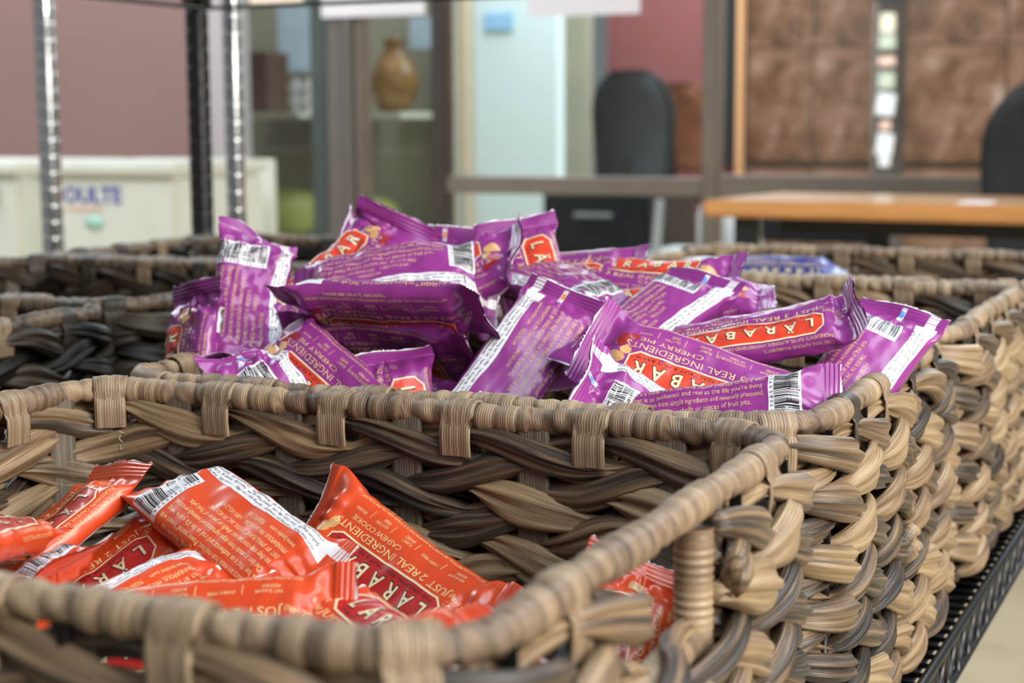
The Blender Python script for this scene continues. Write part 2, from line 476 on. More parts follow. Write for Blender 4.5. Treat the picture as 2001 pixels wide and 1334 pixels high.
XB = -0.418
YB = [0.590, 0.979, 1.366, 1.752]
ZB = RZ
b1 = basket((XB, YB[0], ZB), 'nearest woven basket with an open handle slot, holding the orange bars', 'woven baskets in the right row', 0, True)
basket((XB, YB[1], ZB), 'woven basket heaped with purple bars, in the middle of the picture', 'woven baskets in the right row', 0, False, False, 'b', (0, 18, 1))
basket((XB, YB[2], ZB), 'woven basket directly behind the heap of purple bars', 'woven baskets in the right row', math.pi, False, False, 'a')
basket((XB, YB[3], ZB), 'farthest woven basket of the right row, holding blue bars', 'woven baskets in the right row', 0, False, False, 'a')
XL = -1.090
YL = [0.925, 1.311, 1.702]
basket((XL, YL[0], ZB), 'shaded woven basket at the left edge, nearest of the left row', 'shaded woven baskets in the left row', 0, False, True, 'b')
basket((XL, YL[1], ZB), 'shaded woven basket in the middle of the left row', 'shaded woven baskets in the left row', math.pi, False, True, 'a')
basket((XL, YL[2], ZB), 'shaded woven basket at the back of the left row, before the black post', 'shaded woven baskets in the left row', 0, False, True, 'b')

# a curled end of leaf sticking out of the back wall of the nearest basket
_t = np.linspace(0, 1, 60)
_c = tube_mesh('loose_fibre', [(-0.590 - XB + 0.0016 * math.sin(q * 17) - 0.001 * q, 0.748 - YB[0] - 0.002 * math.cos(q * 15), -0.0215 - 0.0125 * q) for q in _t], 0.0005, 6)
wrap_uv(_c, 0.01)
link('loose_fibre', _c, b1, M['loop'])

# ------------------------------------------------------------------ wire shelf
SHX0, SHX1, SHY0, SHY1 = -1.372, -0.184, -0.16, 1.955
def wire_shelf(zt, full=True):
    root = empty('wire_shelf', (0, 0, zt))
    for nm, z in (('edge_wire', -0.002), ('lower_edge_wire', -0.034)):
        for a, b in (((SHX1, SHY0), (SHX1, SHY1)), ((SHX0, SHY0), (SHX0, SHY1)), ((SHX0, SHY1), (SHX1, SHY1)), ((SHX0, SHY0), (SHX1, SHY0))):
            tube(nm, M['black_wire'], [(a[0], a[1], z), (b[0], b[1], z)], 0.0034 if z > -0.01 else 0.003, root, 10)
    n = int((SHY1 - SHY0) / 0.020)
    # slanting struts between the two edge wires, right side and back
    me = tube_mesh('strut', [(0, 0, -0.002), (0, 0.0055, -0.034)], 0.0022, 8); me.materials.append(M['black_wire'])
    me2 = tube_mesh('strut', [(0, 0.0055, -0.034), (0, 0.034, -0.002)], 0.0022, 8); me2.materials.append(M['black_wire'])
    for i in range(n):
        y = SHY0 + i * 0.020 + 0.004
        if i % 2: continue
        for q in ((me, me2) if full else (me,)):
            o = link('strut', q, root); o.location = (SHX1, y, 0)
    # cross wires
    wm = tube_mesh('cross_wire', [(SHX0, 0, 0), (SHX1 + 0.001, 0, 0)], 0.0019, 6); wm.materials.append(M['black_wire'])
    for i in range(n):
        o = link('cross_wire', wm, root); o.location = (0, SHY0 + 0.008 + i * 0.020, -0.0055)
    for x in (-1.2, -0.95, -0.6, -0.3):
        tube('runner', M['black_wire'], [(x, SHY0, -0.011), (x, SHY1, -0.011)], 0.003, root, 8)
    if full: box('under_wire_shade', M['shade_sheet'], SHX0 + .006, SHX1 - .010, SHY0 + .006, SHY1 - .006, -0.0105, -0.0080, root)  # added black sheet standing in for the shade below the wires
    return root
M['shade_sheet'] = plain('black_shade_sheet', (0.014, 0.014, 0.015), 0.6)
s1 = wire_shelf(RZ - BH - 0.002)
tag(s1, 'black wire shelf under the woven baskets, its latticed edge seen lower right', 'shelf')
s2 = wire_shelf(1.0965, False)
tag(s2, 'black wire shelf at the very top edge of the picture, above the left baskets', 'shelf')

def post(x, y, m, label, grooves, r=0.0127, ztop=1.9, name='shelf_post'):
    root = empty(name, (x, y, 0))
    zs = []; rs = []
    z = 0.04
    while z < ztop:
        zs += [z, z + 0.0010, z + 0.0016, z + 0.0036, z + 0.0042, z + 0.0052]; rs += [r, r, r - grooves, r - grooves, r, r]
        z += 0.0254
    tube('pole', m, [(0, 0, q) for q in zs], rs, root, 20)
    link('foot', lathe_mesh('foot', [(0.0, 0.0), (0.016, 0.0), (0.017, 0.008), (0.010, 0.014), (0.008, 0.045), (0.0, 0.045)], 16), root, m)
    return tag(root, label, 'shelf post')
M['chrome'] = plain('chrome', (0.78, 0.79, 0.80), 0.14, 1.0, var=0.04)
pk = []
for (px, py), lab in (((-1.3855, 1.955), 'black ribbed shelf post behind the left baskets'), ((-1.3855, -0.16), 'black shelf post at the near left corner of the rack, out of the picture'),
                      ((-0.155, 1.985), 'black shelf post at the far right corner of the rack, out of the picture'), ((-0.155, -0.16), 'black shelf post at the near right corner of the rack, out of the picture')):
    if py < 0: continue
    p = post(px, py, M['black_wire'], lab, 0.0008, 0.0160)
    link('shelf_collar', lathe_mesh('shelf_collar', [(0.0155, 1.066), (0.0215, 1.066), (0.0195, 1.108), (0.0155, 1.108)], 20), p, M['black_wire'])
post(-1.735, 2.05, M['chrome'], 'chrome ribbed rack post in front of the white chests, far left', 0.0005, 0.0165)
post(-1.392, 2.05, M['chrome'], 'chrome ribbed rack post to the right of the black post', 0.0005, 0.0140)

# ------------------------------------------------------------------ the room behind
M['floor'] = plain('floor_tile', (0.50, 0.42, 0.27), 0.45, var=0.06, scale=9)
M['joint'] = plain('floor_joint', (0.52, 0.40, 0.30), 0.7, var=0.05)
M['mauve'] = plain('mauve_wall', (0.27, 0.16, 0.145), 0.55, var=0.08, scale=1.5)
M['grey_wall'] = plain('grey_wall', (0.44, 0.39, 0.38), 0.6, var=0.05, scale=2)
M['olive'] = plain('olive_wall', (0.36, 0.34, 0.26), 0.7, var=0.10, scale=2)
M['maroon'] = plain('maroon_wall', (0.28, 0.085, 0.085), 0.6, var=0.10, scale=1.2)
M['white_wall'] = plain('white_pillar', (0.66, 0.76, 0.78), 0.5, var=0.03, scale=2)
M['cream_wall'] = plain('cream_wall', (0.80, 0.68, 0.52), 0.6, var=0.04)
M['orange_wall'] = plain('orange_wall', (0.82, 0.42, 0.20), 0.6, var=0.05)
M['bronze'] = plain('bronze_frame', (0.24, 0.20, 0.165), 0.38, 0.4, var=0.08)
M['bronze_dark'] = plain('dark_bronze_frame', (0.075, 0.06, 0.05), 0.40, 0.4, var=0.08)
M['alu'] = plain('aluminium_frame', (0.26, 0.225, 0.205), 0.32, 0.6, var=0.08, stretch=(40, 40, 1))
M['green_frame'] = plain('green_grey_frame', (0.075, 0.09, 0.082), 0.45, 0.2, var=0.1)
M['paper'] = plain('paper', (0.78, 0.73, 0.76), 0.8, var=0.02)
M['peach_paper'] = plain('peach_paper', (0.85, 0.66, 0.52), 0.8, var=0.02)
M['sign_blue'] = plain('sign_blue', (0.30, 0.52, 0.76), 0.5, var=0.05)
M['white_plastic'] = plain('white_plastic', (0.74, 0.74, 0.66), 0.42, var=0.03)
M['grey_plastic'] = plain('grey_plastic', (0.34, 0.35, 0.34), 0.45)
M['print_blue'] = plain('chest_blue_print', (0.10, 0.12, 0.42), 0.5)
M['print_teal'] = plain('chest_teal_print', (0.42, 0.68, 0.60), 0.5)
M['print_orange'] = plain('chest_orange_print', (0.82, 0.52, 0.42), 0.5)
M['wood'] = plain('table_wood', (0.66, 0.31, 0.105), 0.30, var=0.18, scale=6, stretch=(1, 14, 14), coat=0.3)
M['black'] = plain('black_fabric', (0.016, 0.018, 0.020), 0.6, var=0.2)
M['black_gloss'] = plain('black_gloss', (0.014, 0.017, 0.02), 0.16, var=0.2)
M['brown_leather'] = plain('brown_leather', (0.17, 0.055, 0.025), 0.5, var=0.2)
M['lime'] = plain('lime_plastic', (0.50, 0.52, 0.16), 0.35)
M['amber'] = plain('amber_glaze', (0.24, 0.12, 0.035), 0.3, var=0.3, scale=20)
M['brown_box'] = plain('brown_card', (0.10, 0.055, 0.035), 0.7)
M['pale_blue'] = plain('pale_blue_panel', (0.55, 0.68, 0.80), 0.5, var=0.08)
M['shelf_white'] = plain('shelf_white', (0.50, 0.50, 0.40), 0.5)
M['joint_dark'] = plain('stone_joint', (0.10, 0.075, 0.06), 0.7)

def stone():
    m, nt, b = new_mat('brown_stone')
    tc = N(nt, 'ShaderNodeTexCoord')
    n1 = N(nt, 'ShaderNodeTexNoise', Scale=6.5, Detail=5.0, Roughness=0.55, Distortion=0.5)
    nt.links.new(tc.outputs['Object'], n1.inputs['Vector'])
    r = ramp(nt, [(0.30, (0.07, 0.032, 0.018)), (0.46, (0.15, 0.070, 0.038)), (0.60, (0.22, 0.115, 0.078)), (0.76, (0.40, 0.28, 0.22))])
    nt.links.new(n1.outputs['Fac'], r.inputs[0]); nt.links.new(r.outputs[0], b.inputs['Base Color'])
    b.inputs['Roughness'].default_value = 0.25
    return m
M['stone'] = stone()
def glass_mat():
    m = bpy.data.materials.new('window_glass'); m.use_nodes = True
    nt = m.node_tree; nt.nodes.remove(nt.nodes['Principled BSDF'])
    tr = N(nt, 'ShaderNodeBsdfTransparent'); tr.inputs[0].default_value = (0.93, 0.96, 0.95, 1)
    gl = N(nt, 'ShaderNodeBsdfGlossy'); gl.inputs['Roughness'].default_value = 0.02
    fr = N(nt, 'ShaderNodeFresnel'); fr.inputs[0].default_value = 1.35
    mx = N(nt, 'ShaderNodeMixShader')
    nt.links.new(fr.outputs[0], mx.inputs[0]); nt.links.new(tr.outputs[0], mx.inputs[1]); nt.links.new(gl.outputs[0], mx.inputs[2])
    nt.links.new(mx.outputs[0], nt.nodes['Material Output'].inputs[0])
    return m
M['glass'] = glass_mat()

# floor with big tiles
fl = box('floor', M['floor'], -9, 5, -3, 13, -0.10, -0.004)
tag(fl, kind='structure')
for i, y in enumerate(np.arange(-2.63, 4.2, 0.61)):
    for j, x in enumerate(np.arange(-3.2, 0.9, 0.61)):
        if j == 0 and i == 0:
            tme = box_mesh('tile', 0.002, 0.607, 0.002, 0.607, -0.006, 0.0, 0.0012); tme.materials.append(M['floor'])
        o = link('tile', tme, fl); o.location = (x, y, 0)

def structure(o): return tag(o, kind='structure')
structure(box('wall_left', M['mauve'], -5.2, -2.935, 4.20, 4.30, 0, 3.0))
structure(box('trim_1', M['grey_wall'], -2.932, -2.845, 4.16, 4.28, 0, 3.0))
structure(box('wall_back', M['maroon'], -3.66, -2.86, 9.3, 9.4, 0, 3.2))
structure(box('wall_middle', M['olive'], -4.10, -3.67, 9.0, 9.1, 0, 3.2))
p = structure(box('wall_pillar', M['white_wall'], -3.172, -2.785, 6.5, 6.58, 0, 3.2))
structure(box('trim_2', M['cream_wall'], -3.232, -3.174, 6.52, 6.8, 0, 3.2))
structure(box('trim_3', M['orange_wall'], -3.40, -3.234, 6.54, 6.8, 0.70, 3.2))

# stone wall at the back: slabs hung on a wall
w = structure(box('wall_right', M['joint_dark'], -2.84, 2.6, 9.36, 9.5, 0, 3.2))
rg = random.Random(5)
for c, (x0, x1) in enumerate(((-2.80, -2.42), (-2.415, -2.06), (-1.90, -1.36), (-1.355, -0.75), (-0.745, 0.2), (0.205, 1.2))):
    for r_, (z0, z1) in enumerate(((0.02, 0.645), (0.68, 1.32), (1.325, 2.2))):
        me = box_mesh('slab', -(x1 - x0) / 2, (x1 - x0) / 2, -0.02, 0.02, -(z1 - z0) / 2, (z1 - z0) / 2, 0.004)
        o = link('slab', me, w, M['stone']); o.location = ((x0 + x1) / 2, 9.335 + rg.uniform(-.004, .004), (z0 + z1) / 2)
structure(box('trim_4', M['orange_wall'], -2.842, -2.818, 9.24, 9.32, 0, 3.0))
structure(box('trim_5', M['black'], -2.92, -2.862, 9.18, 9.28, 0.66, 3.0))

# glazed front: posts, rail and panes
g = empty('window_1', (0, 4.2, 0)); structure(g)
def bar(nm, m, x0, x1, z0, z1, d=0.05, y=0.0): return box(nm, m, x0, x1, y - d / 2, y + d / 2, z0, z1, g, 0.003)
bar('window_post', M['green_frame'], -2.565, -2.512, 0, 3.0, 0.06)
bar('window_post', M['alu'], -2.508, -2.452, 0, 3.0, 0.07)
bar('window_post', M['alu'], -2.450, -2.420, 0, 3.0, 0.085)
bar('window_post', M['bronze'], -2.418, -2.395, 0, 3.0, 0.06)
bar('window_post', M['bronze_dark'], -2.170, -2.128, 0, 3.0, 0.06)
bar('window_post', M['bronze'], -1.375, -1.334, 0, 3.0, 0.06)
bar('window_post', M['bronze'], 0.60, 0.645, 0, 3.0, 0.06)
bar('window_rail', M['bronze'], -2.127, -1.376, 0.709, 0.757, 0.055)
bar('window_rail', M['bronze'], -1.333, 0.599, 0.706, 0.766, 0.055)
for x0, x1, z0, z1 in ((-2.84, -2.567, 0.05, 2.9), (-2.394, -2.172, 0.05, 2.9), (-2.127, -1.376, 0.76, 2.9), (-2.127, -1.376, 0.05, 0.705),
                       (-1.333, 0.599, 0.77, 2.9), (-1.333, 0.599, 0.05, 0.70)):
    bar('pane', M['glass'], x0, x1, z0, z1, 0.006)
# papers taped to the glass
def thing(o, label, cat, group=None): return tag(o, label, cat, group)
thing(box('paper_sheet', M['paper'], -2.512, -2.178, 4.152, 4.153, 1.205, 1.50), 'white paper sheet taped across the aluminium posts, top left of centre', 'paper')
thing(box('paper_sheet', M['paper'], -1.868, -1.545, 4.160, 4.161, 1.188, 1.50), 'white paper sheet taped on the glass above the dark office chair', 'paper')
thing(box('paper_sheet', M['peach_paper'], -2.765, -2.585, 4.170, 4.171, 1.245, 1.45), 'peach paper sheet at the top edge, left pane', 'paper')
sg = box('wall_sign', M['sign_blue'], -3.118, -2.985, 6.485, 6.498, 1.296, 1.372, None, 0.003)
thing(sg, 'small pale blue sign on the white pillar', 'sign')
s0 = box('wall_sign', M['sign_blue'], -3.375, -3.335, 6.525, 6.538, 1.32, 1.40, None, 0.003)
s0.data.materials.clear(); s0.data.materials.append(M['print_blue'])
thing(s0, 'narrow dark blue notice on the orange wall edge beside the pillar', 'sign')

# showcase behind the left panes
c = empty('display_cabinet', (-2.6, 4.75, 0)); thing(c, 'olive showcase with pale shelves behind the left panes', 'cabinet')
def cb(nm, m, x0, x1, y0, y1, z0, z1): return box(nm, m, x0, x1, y0, y1, z0, z1, c, 0.002)
cb('back_panel', M['olive'], -1.0, -0.02, 0.50, 0.52, 0.0, 2.4)
cb('side_panel', M['olive'], -1.0, -0.98, -0.3, 0.5, 0, 2.4)
cb('side_panel', M['olive'], -0.04, -0.02, 0.36, 0.5, 0, 2.4)
cb('shelf', M['shelf_white'], -0.80, -0.34, -0.05, 0.49, 0.924, 0.944)
cb('shelf', M['shelf_white'], -0.26, -0.041, 0.10, 0.49, 0.922, 0.942)
cb('shelf', M['shelf_white'], -0.97, -0.041, 0.0, 0.49, 0.50, 0.52)
thing(box('brown_box', M['brown_box'], -3.29, -3.16, 4.85, 5.0, 0.944, 1.15, None, 0.006), 'dark brown box on the left showcase shelf', 'box')
fr = box('pale_panel', M['pale_blue'], -3.31, -3.17, 5.16, 5.18, 1.09, 1.34, None, 0.004)  # reflection of a window put in as a pale panel
thing(fr, 'pale blue window reflection high in the showcase, built as a panel', 'board')
wf = empty('reflection_bars', (-3.22, 5.1, 0.944)); thing(wf, 'white bars of the window reflection, built solid under the pale blue panel', 'rack')  # white part of the same window reflection, put in as solid bars
for i in range(4): box('reflection_bar', M['paper'], -0.085 + i * 0.05, -0.068 + i * 0.05, -0.01, 0.01, 0, 0.12, wf, 0.002)
for z in (0.035, 0.08): box('reflection_rail', M['paper'], -0.09, 0.09, -0.012, 0.0, z, z + 0.018, wf, 0.002)
def bowl(x, y, z, r, m, label):
    o = link('bowl', lathe_mesh('bowl', [(0, 0), (r * .5, 0), (r * .86, r * .32), (r, r * .75), (r * .95, r * 1.0), (r * .72, r * 1.28), (r * .3, r * 1.42), (0, r * 1.45)], 28), None, m)
    o.location = (x, y, z); thing(o, label, 'bowl')
bowl(-3.12, 4.92, 0.52, 0.115, M['lime'], 'rounded lime green pot at the bottom of the left pane')
bowl(-2.87, 5.08, 0.52, 0.09, M['lime'], 'lime green pot seen in the narrow pane right of the posts')
v = link('vase', lathe_mesh('vase', [(0, 0), (.045, 0), (.075, .05), (.085, .11), (.062, .17), (.035, .21), (.032, .235), (.045, .25), (0, .25)], 28), None, M['amber'])
v.location = (-2.775, 5.06, 0.942); thing(v, 'amber glazed vase on the right showcase shelf', 'vase')
thing(box('pale_panel', M['pale_blue'], -2.77, -2.68, 5.16, 5.18, 1.16, 1.27, None, 0.003), 'small pale card high in the narrow pane', 'card')

# white chests at the left
def chest(x0, x1, y0, y1, zt, label, latch=False, letters=None):
    r = empty('storage_chest', ((x0 + x1) / 2, (y0 + y1) / 2, 0)); thing(r, label, 'chest')
    hx, hy = (x1 - x0) / 2, (y1 - y0) / 2
    box('body', M['white_plastic'], -hx + .012, hx - .012, -hy + .012, hy - .012, 0.02, zt - 0.036, r, 0.012)
    box('lid', M['white_plastic'], -hx, hx, -hy, hy, zt - 0.035, zt, r, 0.010)
    if latch:
        box('handle', M['grey_plastic'], hx - .40, hx - .085, -hy - .008, -hy + .012, zt - .062, zt - .052, r, 0.003)
        box('latch', M['grey_plastic'], hx - .095, hx - .075, -hy - .010, -hy + .012, zt - .082, zt - .050, r, 0.003)
    if letters:
        pr = Print_text(letters, 0.055); pr.location = (-hx + 0.045, -hy + 0.0108, zt - 0.098); pr.parent = r
        box('orange_print', M['print_orange'], -hx + .05, -hx + .16, -hy + .0095, -hy + .0115, zt - .116, zt - .108, r)
        o = link('teal_print', lathe_mesh('teal_print', [(0, 0), (.022, 0), (.022, .0012), (0, .0012)], 20), r, M['print_teal'])
        o.location = (-hx + .135, -hy + .011, zt - .145); o.rotation_euler = (math.pi / 2, 0, 0); o.scale = (1.3, .8, 1)
    return r
def Print_text(s, size):
    cu = bpy.data.curves.new('lettering', 'FONT'); cu.body = s; cu.size = size; cu.resolution_u = 2; cu.offset = 0.0015; cu.extrude = 0.0004
    ob = bpy.data.objects.new('lettering', cu); COL.objects.link(ob)
    me = bpy.data.meshes.new_from_object(ob.evaluated_get(bpy.context.evaluated_depsgraph_get()))
    bpy.data.objects.remove(ob)
    o = link('lettering', me, None, None); me.materials.clear(); me.materials.append(M['print_blue'])
    o.rotation_euler = (math.pi / 2, 0, 0)
    return o
chest(-2.685, -2.305, 3.15, 3.55, 0.818, 'white lidded chest with blue lettering, right of the first chrome post', False, 'OULTE')
chest(-3.45, -2.72, 3.10, 3.52, 0.818, 'white lidded chest with a grey handle groove, at the left edge', True)
thing(box('white_board', M['white_plastic'], -2.55, -2.345, 3.62, 3.64, 0, 0.815, None, 0.004), 'white board standing between the chests and the grey post', 'board')

# wooden table
t = empty('wooden_table', (-0.60, 3.20, 0), math.radians(-5.0)); thing(t, 'orange wooden table with black legs at the right, behind the baskets', 'table')
box('tabletop', M['wood'], -0.40, 1.9, -0.16, 0.26, 0.721, 0.753, t, 0.006)
for x, y in ((-0.33, -0.10), (-0.16, 0.20), (1.8, -0.10), (1.8, 0.20)):
    box('leg', M['black'], x - .02, x + .02, y - .02, y + .02, 0, 0.7205, t, 0.003)
box('apron', M['black'], -0.32, 1.8, 0.06, 0.09, 0.680, 0.7205, t, 0.003)
n_ = box('table_highlight', M['paper'], -0.028, 0.028, -0.05, 0.05, 0, 0.002); n_.location = (-0.50, 3.12, 0.7533)  # highlight on the tabletop put in as a thin white slab
thing(n_, 'small white highlight on the wooden table, laid as a thin slab', 'paper')

# chairs
def office_chair(name, x, y, rz, w, zb, zt, m, label, zs=None):
    r = empty(name, (x, y, 0), rz); thing(r, label, 'chair')
    zs = zs or zb - 0.08
    # back: rounded shell
    n, k = 13, 13
    V = []; 
    for lay in (0.0, 0.05):
        for i in range(k):
            q = i / (k - 1); z = zb + (zt - zb) * q
            hw = w / 2 * (1.0 if q < .6 else math.sqrt(max(0.0, 1 - ((q - .6) / .43) ** 2)) * .92 + .08) * (0.86 + 0.14 * math.sin(min(1, q * 1.5) * 1.57))
            for j in range(n):
                a = -1 + 2 * j / (n - 1)
                V.append((a * hw, 0.20 + 0.05 * (1 - a * a) + lay - 0.03 * math.sin(q * 3.1) + 0.10 * q * 0.4, z))
    F = list(grid_faces(k, n)) + list(grid_faces(k, n)[:, ::-1] + k * n)
    for i in range(k - 1):
        for j in (0, n - 1):
            a, b = i * n + j, (i + 1) * n + j; F.append([a, b, b + k * n, a + k * n])
    for j in range(n - 1):
        for i in (0, k - 1):
            a = i * n + j; F.append([a, a + 1, a + 1 + k * n, a + k * n])
    link('backrest', mesh_np('backrest', V, F), r, m)
    box('seat', m, -w / 2, w / 2, -0.24, 0.24, zs - 0.07, zs, r, 0.03)
    tube('back_bar', M['black_gloss'], [(0, 0.22, zs - .05), (0, 0.30, zs), (0, 0.29, zb + .12)], 0.018, r, 8)
    tube('pedestal', M['black_gloss'], [(0, 0, 0.08), (0, 0, zs - .06)], 0.028, r, 10)
    for i in range(5):
        a = i * 2 * math.pi / 5
        tube('base_arm', M['black_gloss'], [(0, 0, .09), (.27 * math.cos(a), .27 * math.sin(a), .045)], 0.018, r, 8)
        o = link('caster', lathe_mesh('caster', [(0, -.012), (.024, -.012), (.026, 0), (.024, .012), (0, .012)], 12), r, M['black'])
        o.location = (.27 * math.cos(a), .27 * math.sin(a), .026); o.rotation_euler = (math.pi / 2, 0, a)
    return r
office_chair('office_chair', -3.07, 8.4, math.pi, 0.45, 0.60, 1.175, M['black'], 'tall dark office chair before the maroon wall', 0.52)
office_chair('office_chair', -2.93, 8.95, math.pi * .9, 0.50, 0.64, 1.12, M['brown_leather'], 'brown office chair half hidden behind the dark one', 0.54)
office_chair('office_chair', -0.385, 4.02, math.pi * 1.02, 0.46, 0.56, 1.01, M['black'], 'black chair at the right edge behind the wooden table', 0.50)

d = empty('drawer_unit', (-2.15, 5.6, 0)); thing(d, 'black drawer unit below the rail, behind the lower pane', 'drawers')
box('body', M['black_gloss'], -0.20, 0.20, -0.24, 0.24, 0.03, 0.66, d, 0.004)
for i, z in enumerate((0.06, 0.26, 0.46)):
    dr = box('drawer', M['black_gloss'], -0.185, 0.185, -0.256, -0.241, z, z + 0.185, d, 0.003)
    box('drawer_handle', M['grey_plastic'], -0.07, 0.07, -0.276, -0.257, z + 0.12, z + 0.135, dr, 0.003)
for x in (-0.16, 0.16): box('foot', M['black'], x - .02, x + .02, -.2, .2, 0, 0.03, d)

pl_ = tube('metal_pole', plain('pale_metal', (0.62, 0.72, 0.86), 0.3, 0.5, var=0.05), [(-1.445, 3.95, 0.0), (-1.437, 3.95, 0.35), (-1.418, 3.97, 0.712)], 0.0125, None, 12)
thing(pl_, 'pale blue-white metal pole leaning below the rail, left of the table', 'pole')
b = link('glass_jar', lathe_mesh('glass_jar', [(0, 0), (.05, 0), (.055, .02), (.055, .11), (.045, .14), (.038, .15), (.04, .17), (0, .17)], 24), None, M['paper'])
b.location = (-1.52, 4.75, 0.52); thing(b, 'milky white jar in the pane left of the table end', 'jar')
st = box('side_stand', M['grey_plastic'], -1.72, -1.36, 4.6, 4.95, 0, 0.52, None, 0.006); thing(st, 'grey stand below the milky jar', 'stand')

def stool(x, y, label):
    r = empty('chrome_stool', (x, y, 0)); thing(r, label, 'stool')
    box('seat', M['black'], -.17, .17, -.17, .17, 0.43, 0.47, r, 0.012)
    for sx in (-1, 1):
        for sy in (-1, 1):
            tube('leg', M['chrome'], [(sx * .17, sy * .17, 0), (sx * .14, sy * .14, .43)], 0.011, r, 10)
    for sx in (-1, 1): tube('back_post', M['chrome'], [(sx * .14, .15, .47), (sx * .15, .18, .66)], 0.010, r, 10)
    box('back_pad', M['black_gloss'], -.15, .15, .165, .19, .60, .70, r, 0.006)
stool(-1.05, 3.95, 'chrome legged black stool under the left end of the wooden table')

# strip of small packets hanging between the stone slabs
h = empty('hanging_strip', (-1.98, 9.22, 0)); thing(h, 'hanging strip of small packets between the stone slabs', 'strip')
box('strip_rail', M['alu'], -0.075, -0.055, -.01, .01, 0.62, 2.2, h, 0.002)
box('strip_head', M['black'], -.07, .07, -.03, .03, 1.56, 1.66, h, 0.004)
for z, m_, hw, hh in ((1.44, 'cream_wall', .04, .05), (1.34, 'shelf_white', .045, .04), (1.235, 'print_orange', .045, .025), (1.13, 'shelf_white', .045, .045),
                      (1.00, 'paper', .05, .06), (0.885, 'print_orange', .03, .025), (0.78, 'paper', .045, .06), (0.69, 'paper', .03, .03)):
    o = box('packet', M[m_], -hw, hw, -.006, .006, -hh, hh, h, 0.003); o.location = (0.0, -.012, z); o.rotation_euler = (0, 0.12 if hh > .05 else 0, 0)

# ------------------------------------------------------------------ wrapped bars
BL, HP = 0.147, 0.0625          # length fin to fin, half of the girth
AB, BB, EXPO = 0.0248, 0.0092, 3.2
KT = HP / 0.0545         # the printed design is drawn for a girth of 2 x 54.5 mm
NV = 84
_q = np.linspace(0, 2 * np.pi, 4001)
def sup(th, a, b):
    c, s = np.sin(th), np.cos(th)                  # starts at the middle of the front (+z), towards +y
    return a * np.sign(c) * np.abs(c) ** (2 / EXPO), b * np.sign(s) * np.abs(s) ** (2 / EXPO)
_y, _z = sup(_q, AB, BB)
_al = np.concatenate([[0], np.cumsum(np.hypot(np.diff(_y), np.diff(_z)))])
TH = np.interp(np.arange(NV) / NV, _al / _al[-1], _q)

FIN, TRN = 0.0105, 0.017
XS = np.unique(np.concatenate([np.linspace(-BL / 2, -BL / 2 + FIN, 17), np.linspace(-BL / 2 + FIN, -BL / 2 + FIN + TRN, 13),
                               np.linspace(-BL / 2 + FIN + TRN, BL / 2 - FIN - TRN, 25), np.linspace(BL / 2 - FIN - TRN, BL / 2 - FIN, 13),
                               np.linspace(BL / 2 - FIN, BL / 2, 17)]).round(6))

def noise2(rng, n, lx, lt):
    fs = [(rng.normal(0, 1 / lx), round(rng.normal(0, 1 / lt) * 2 * HP / 1.0) / (2 * HP), rng.uniform(0, 6.28)) for _ in range(n)]
    return lambda x, t: sum(np.sin(2 * np.pi * (fx * x + ft * t) + p) for fx, ft, p in fs) / math.sqrt(n)

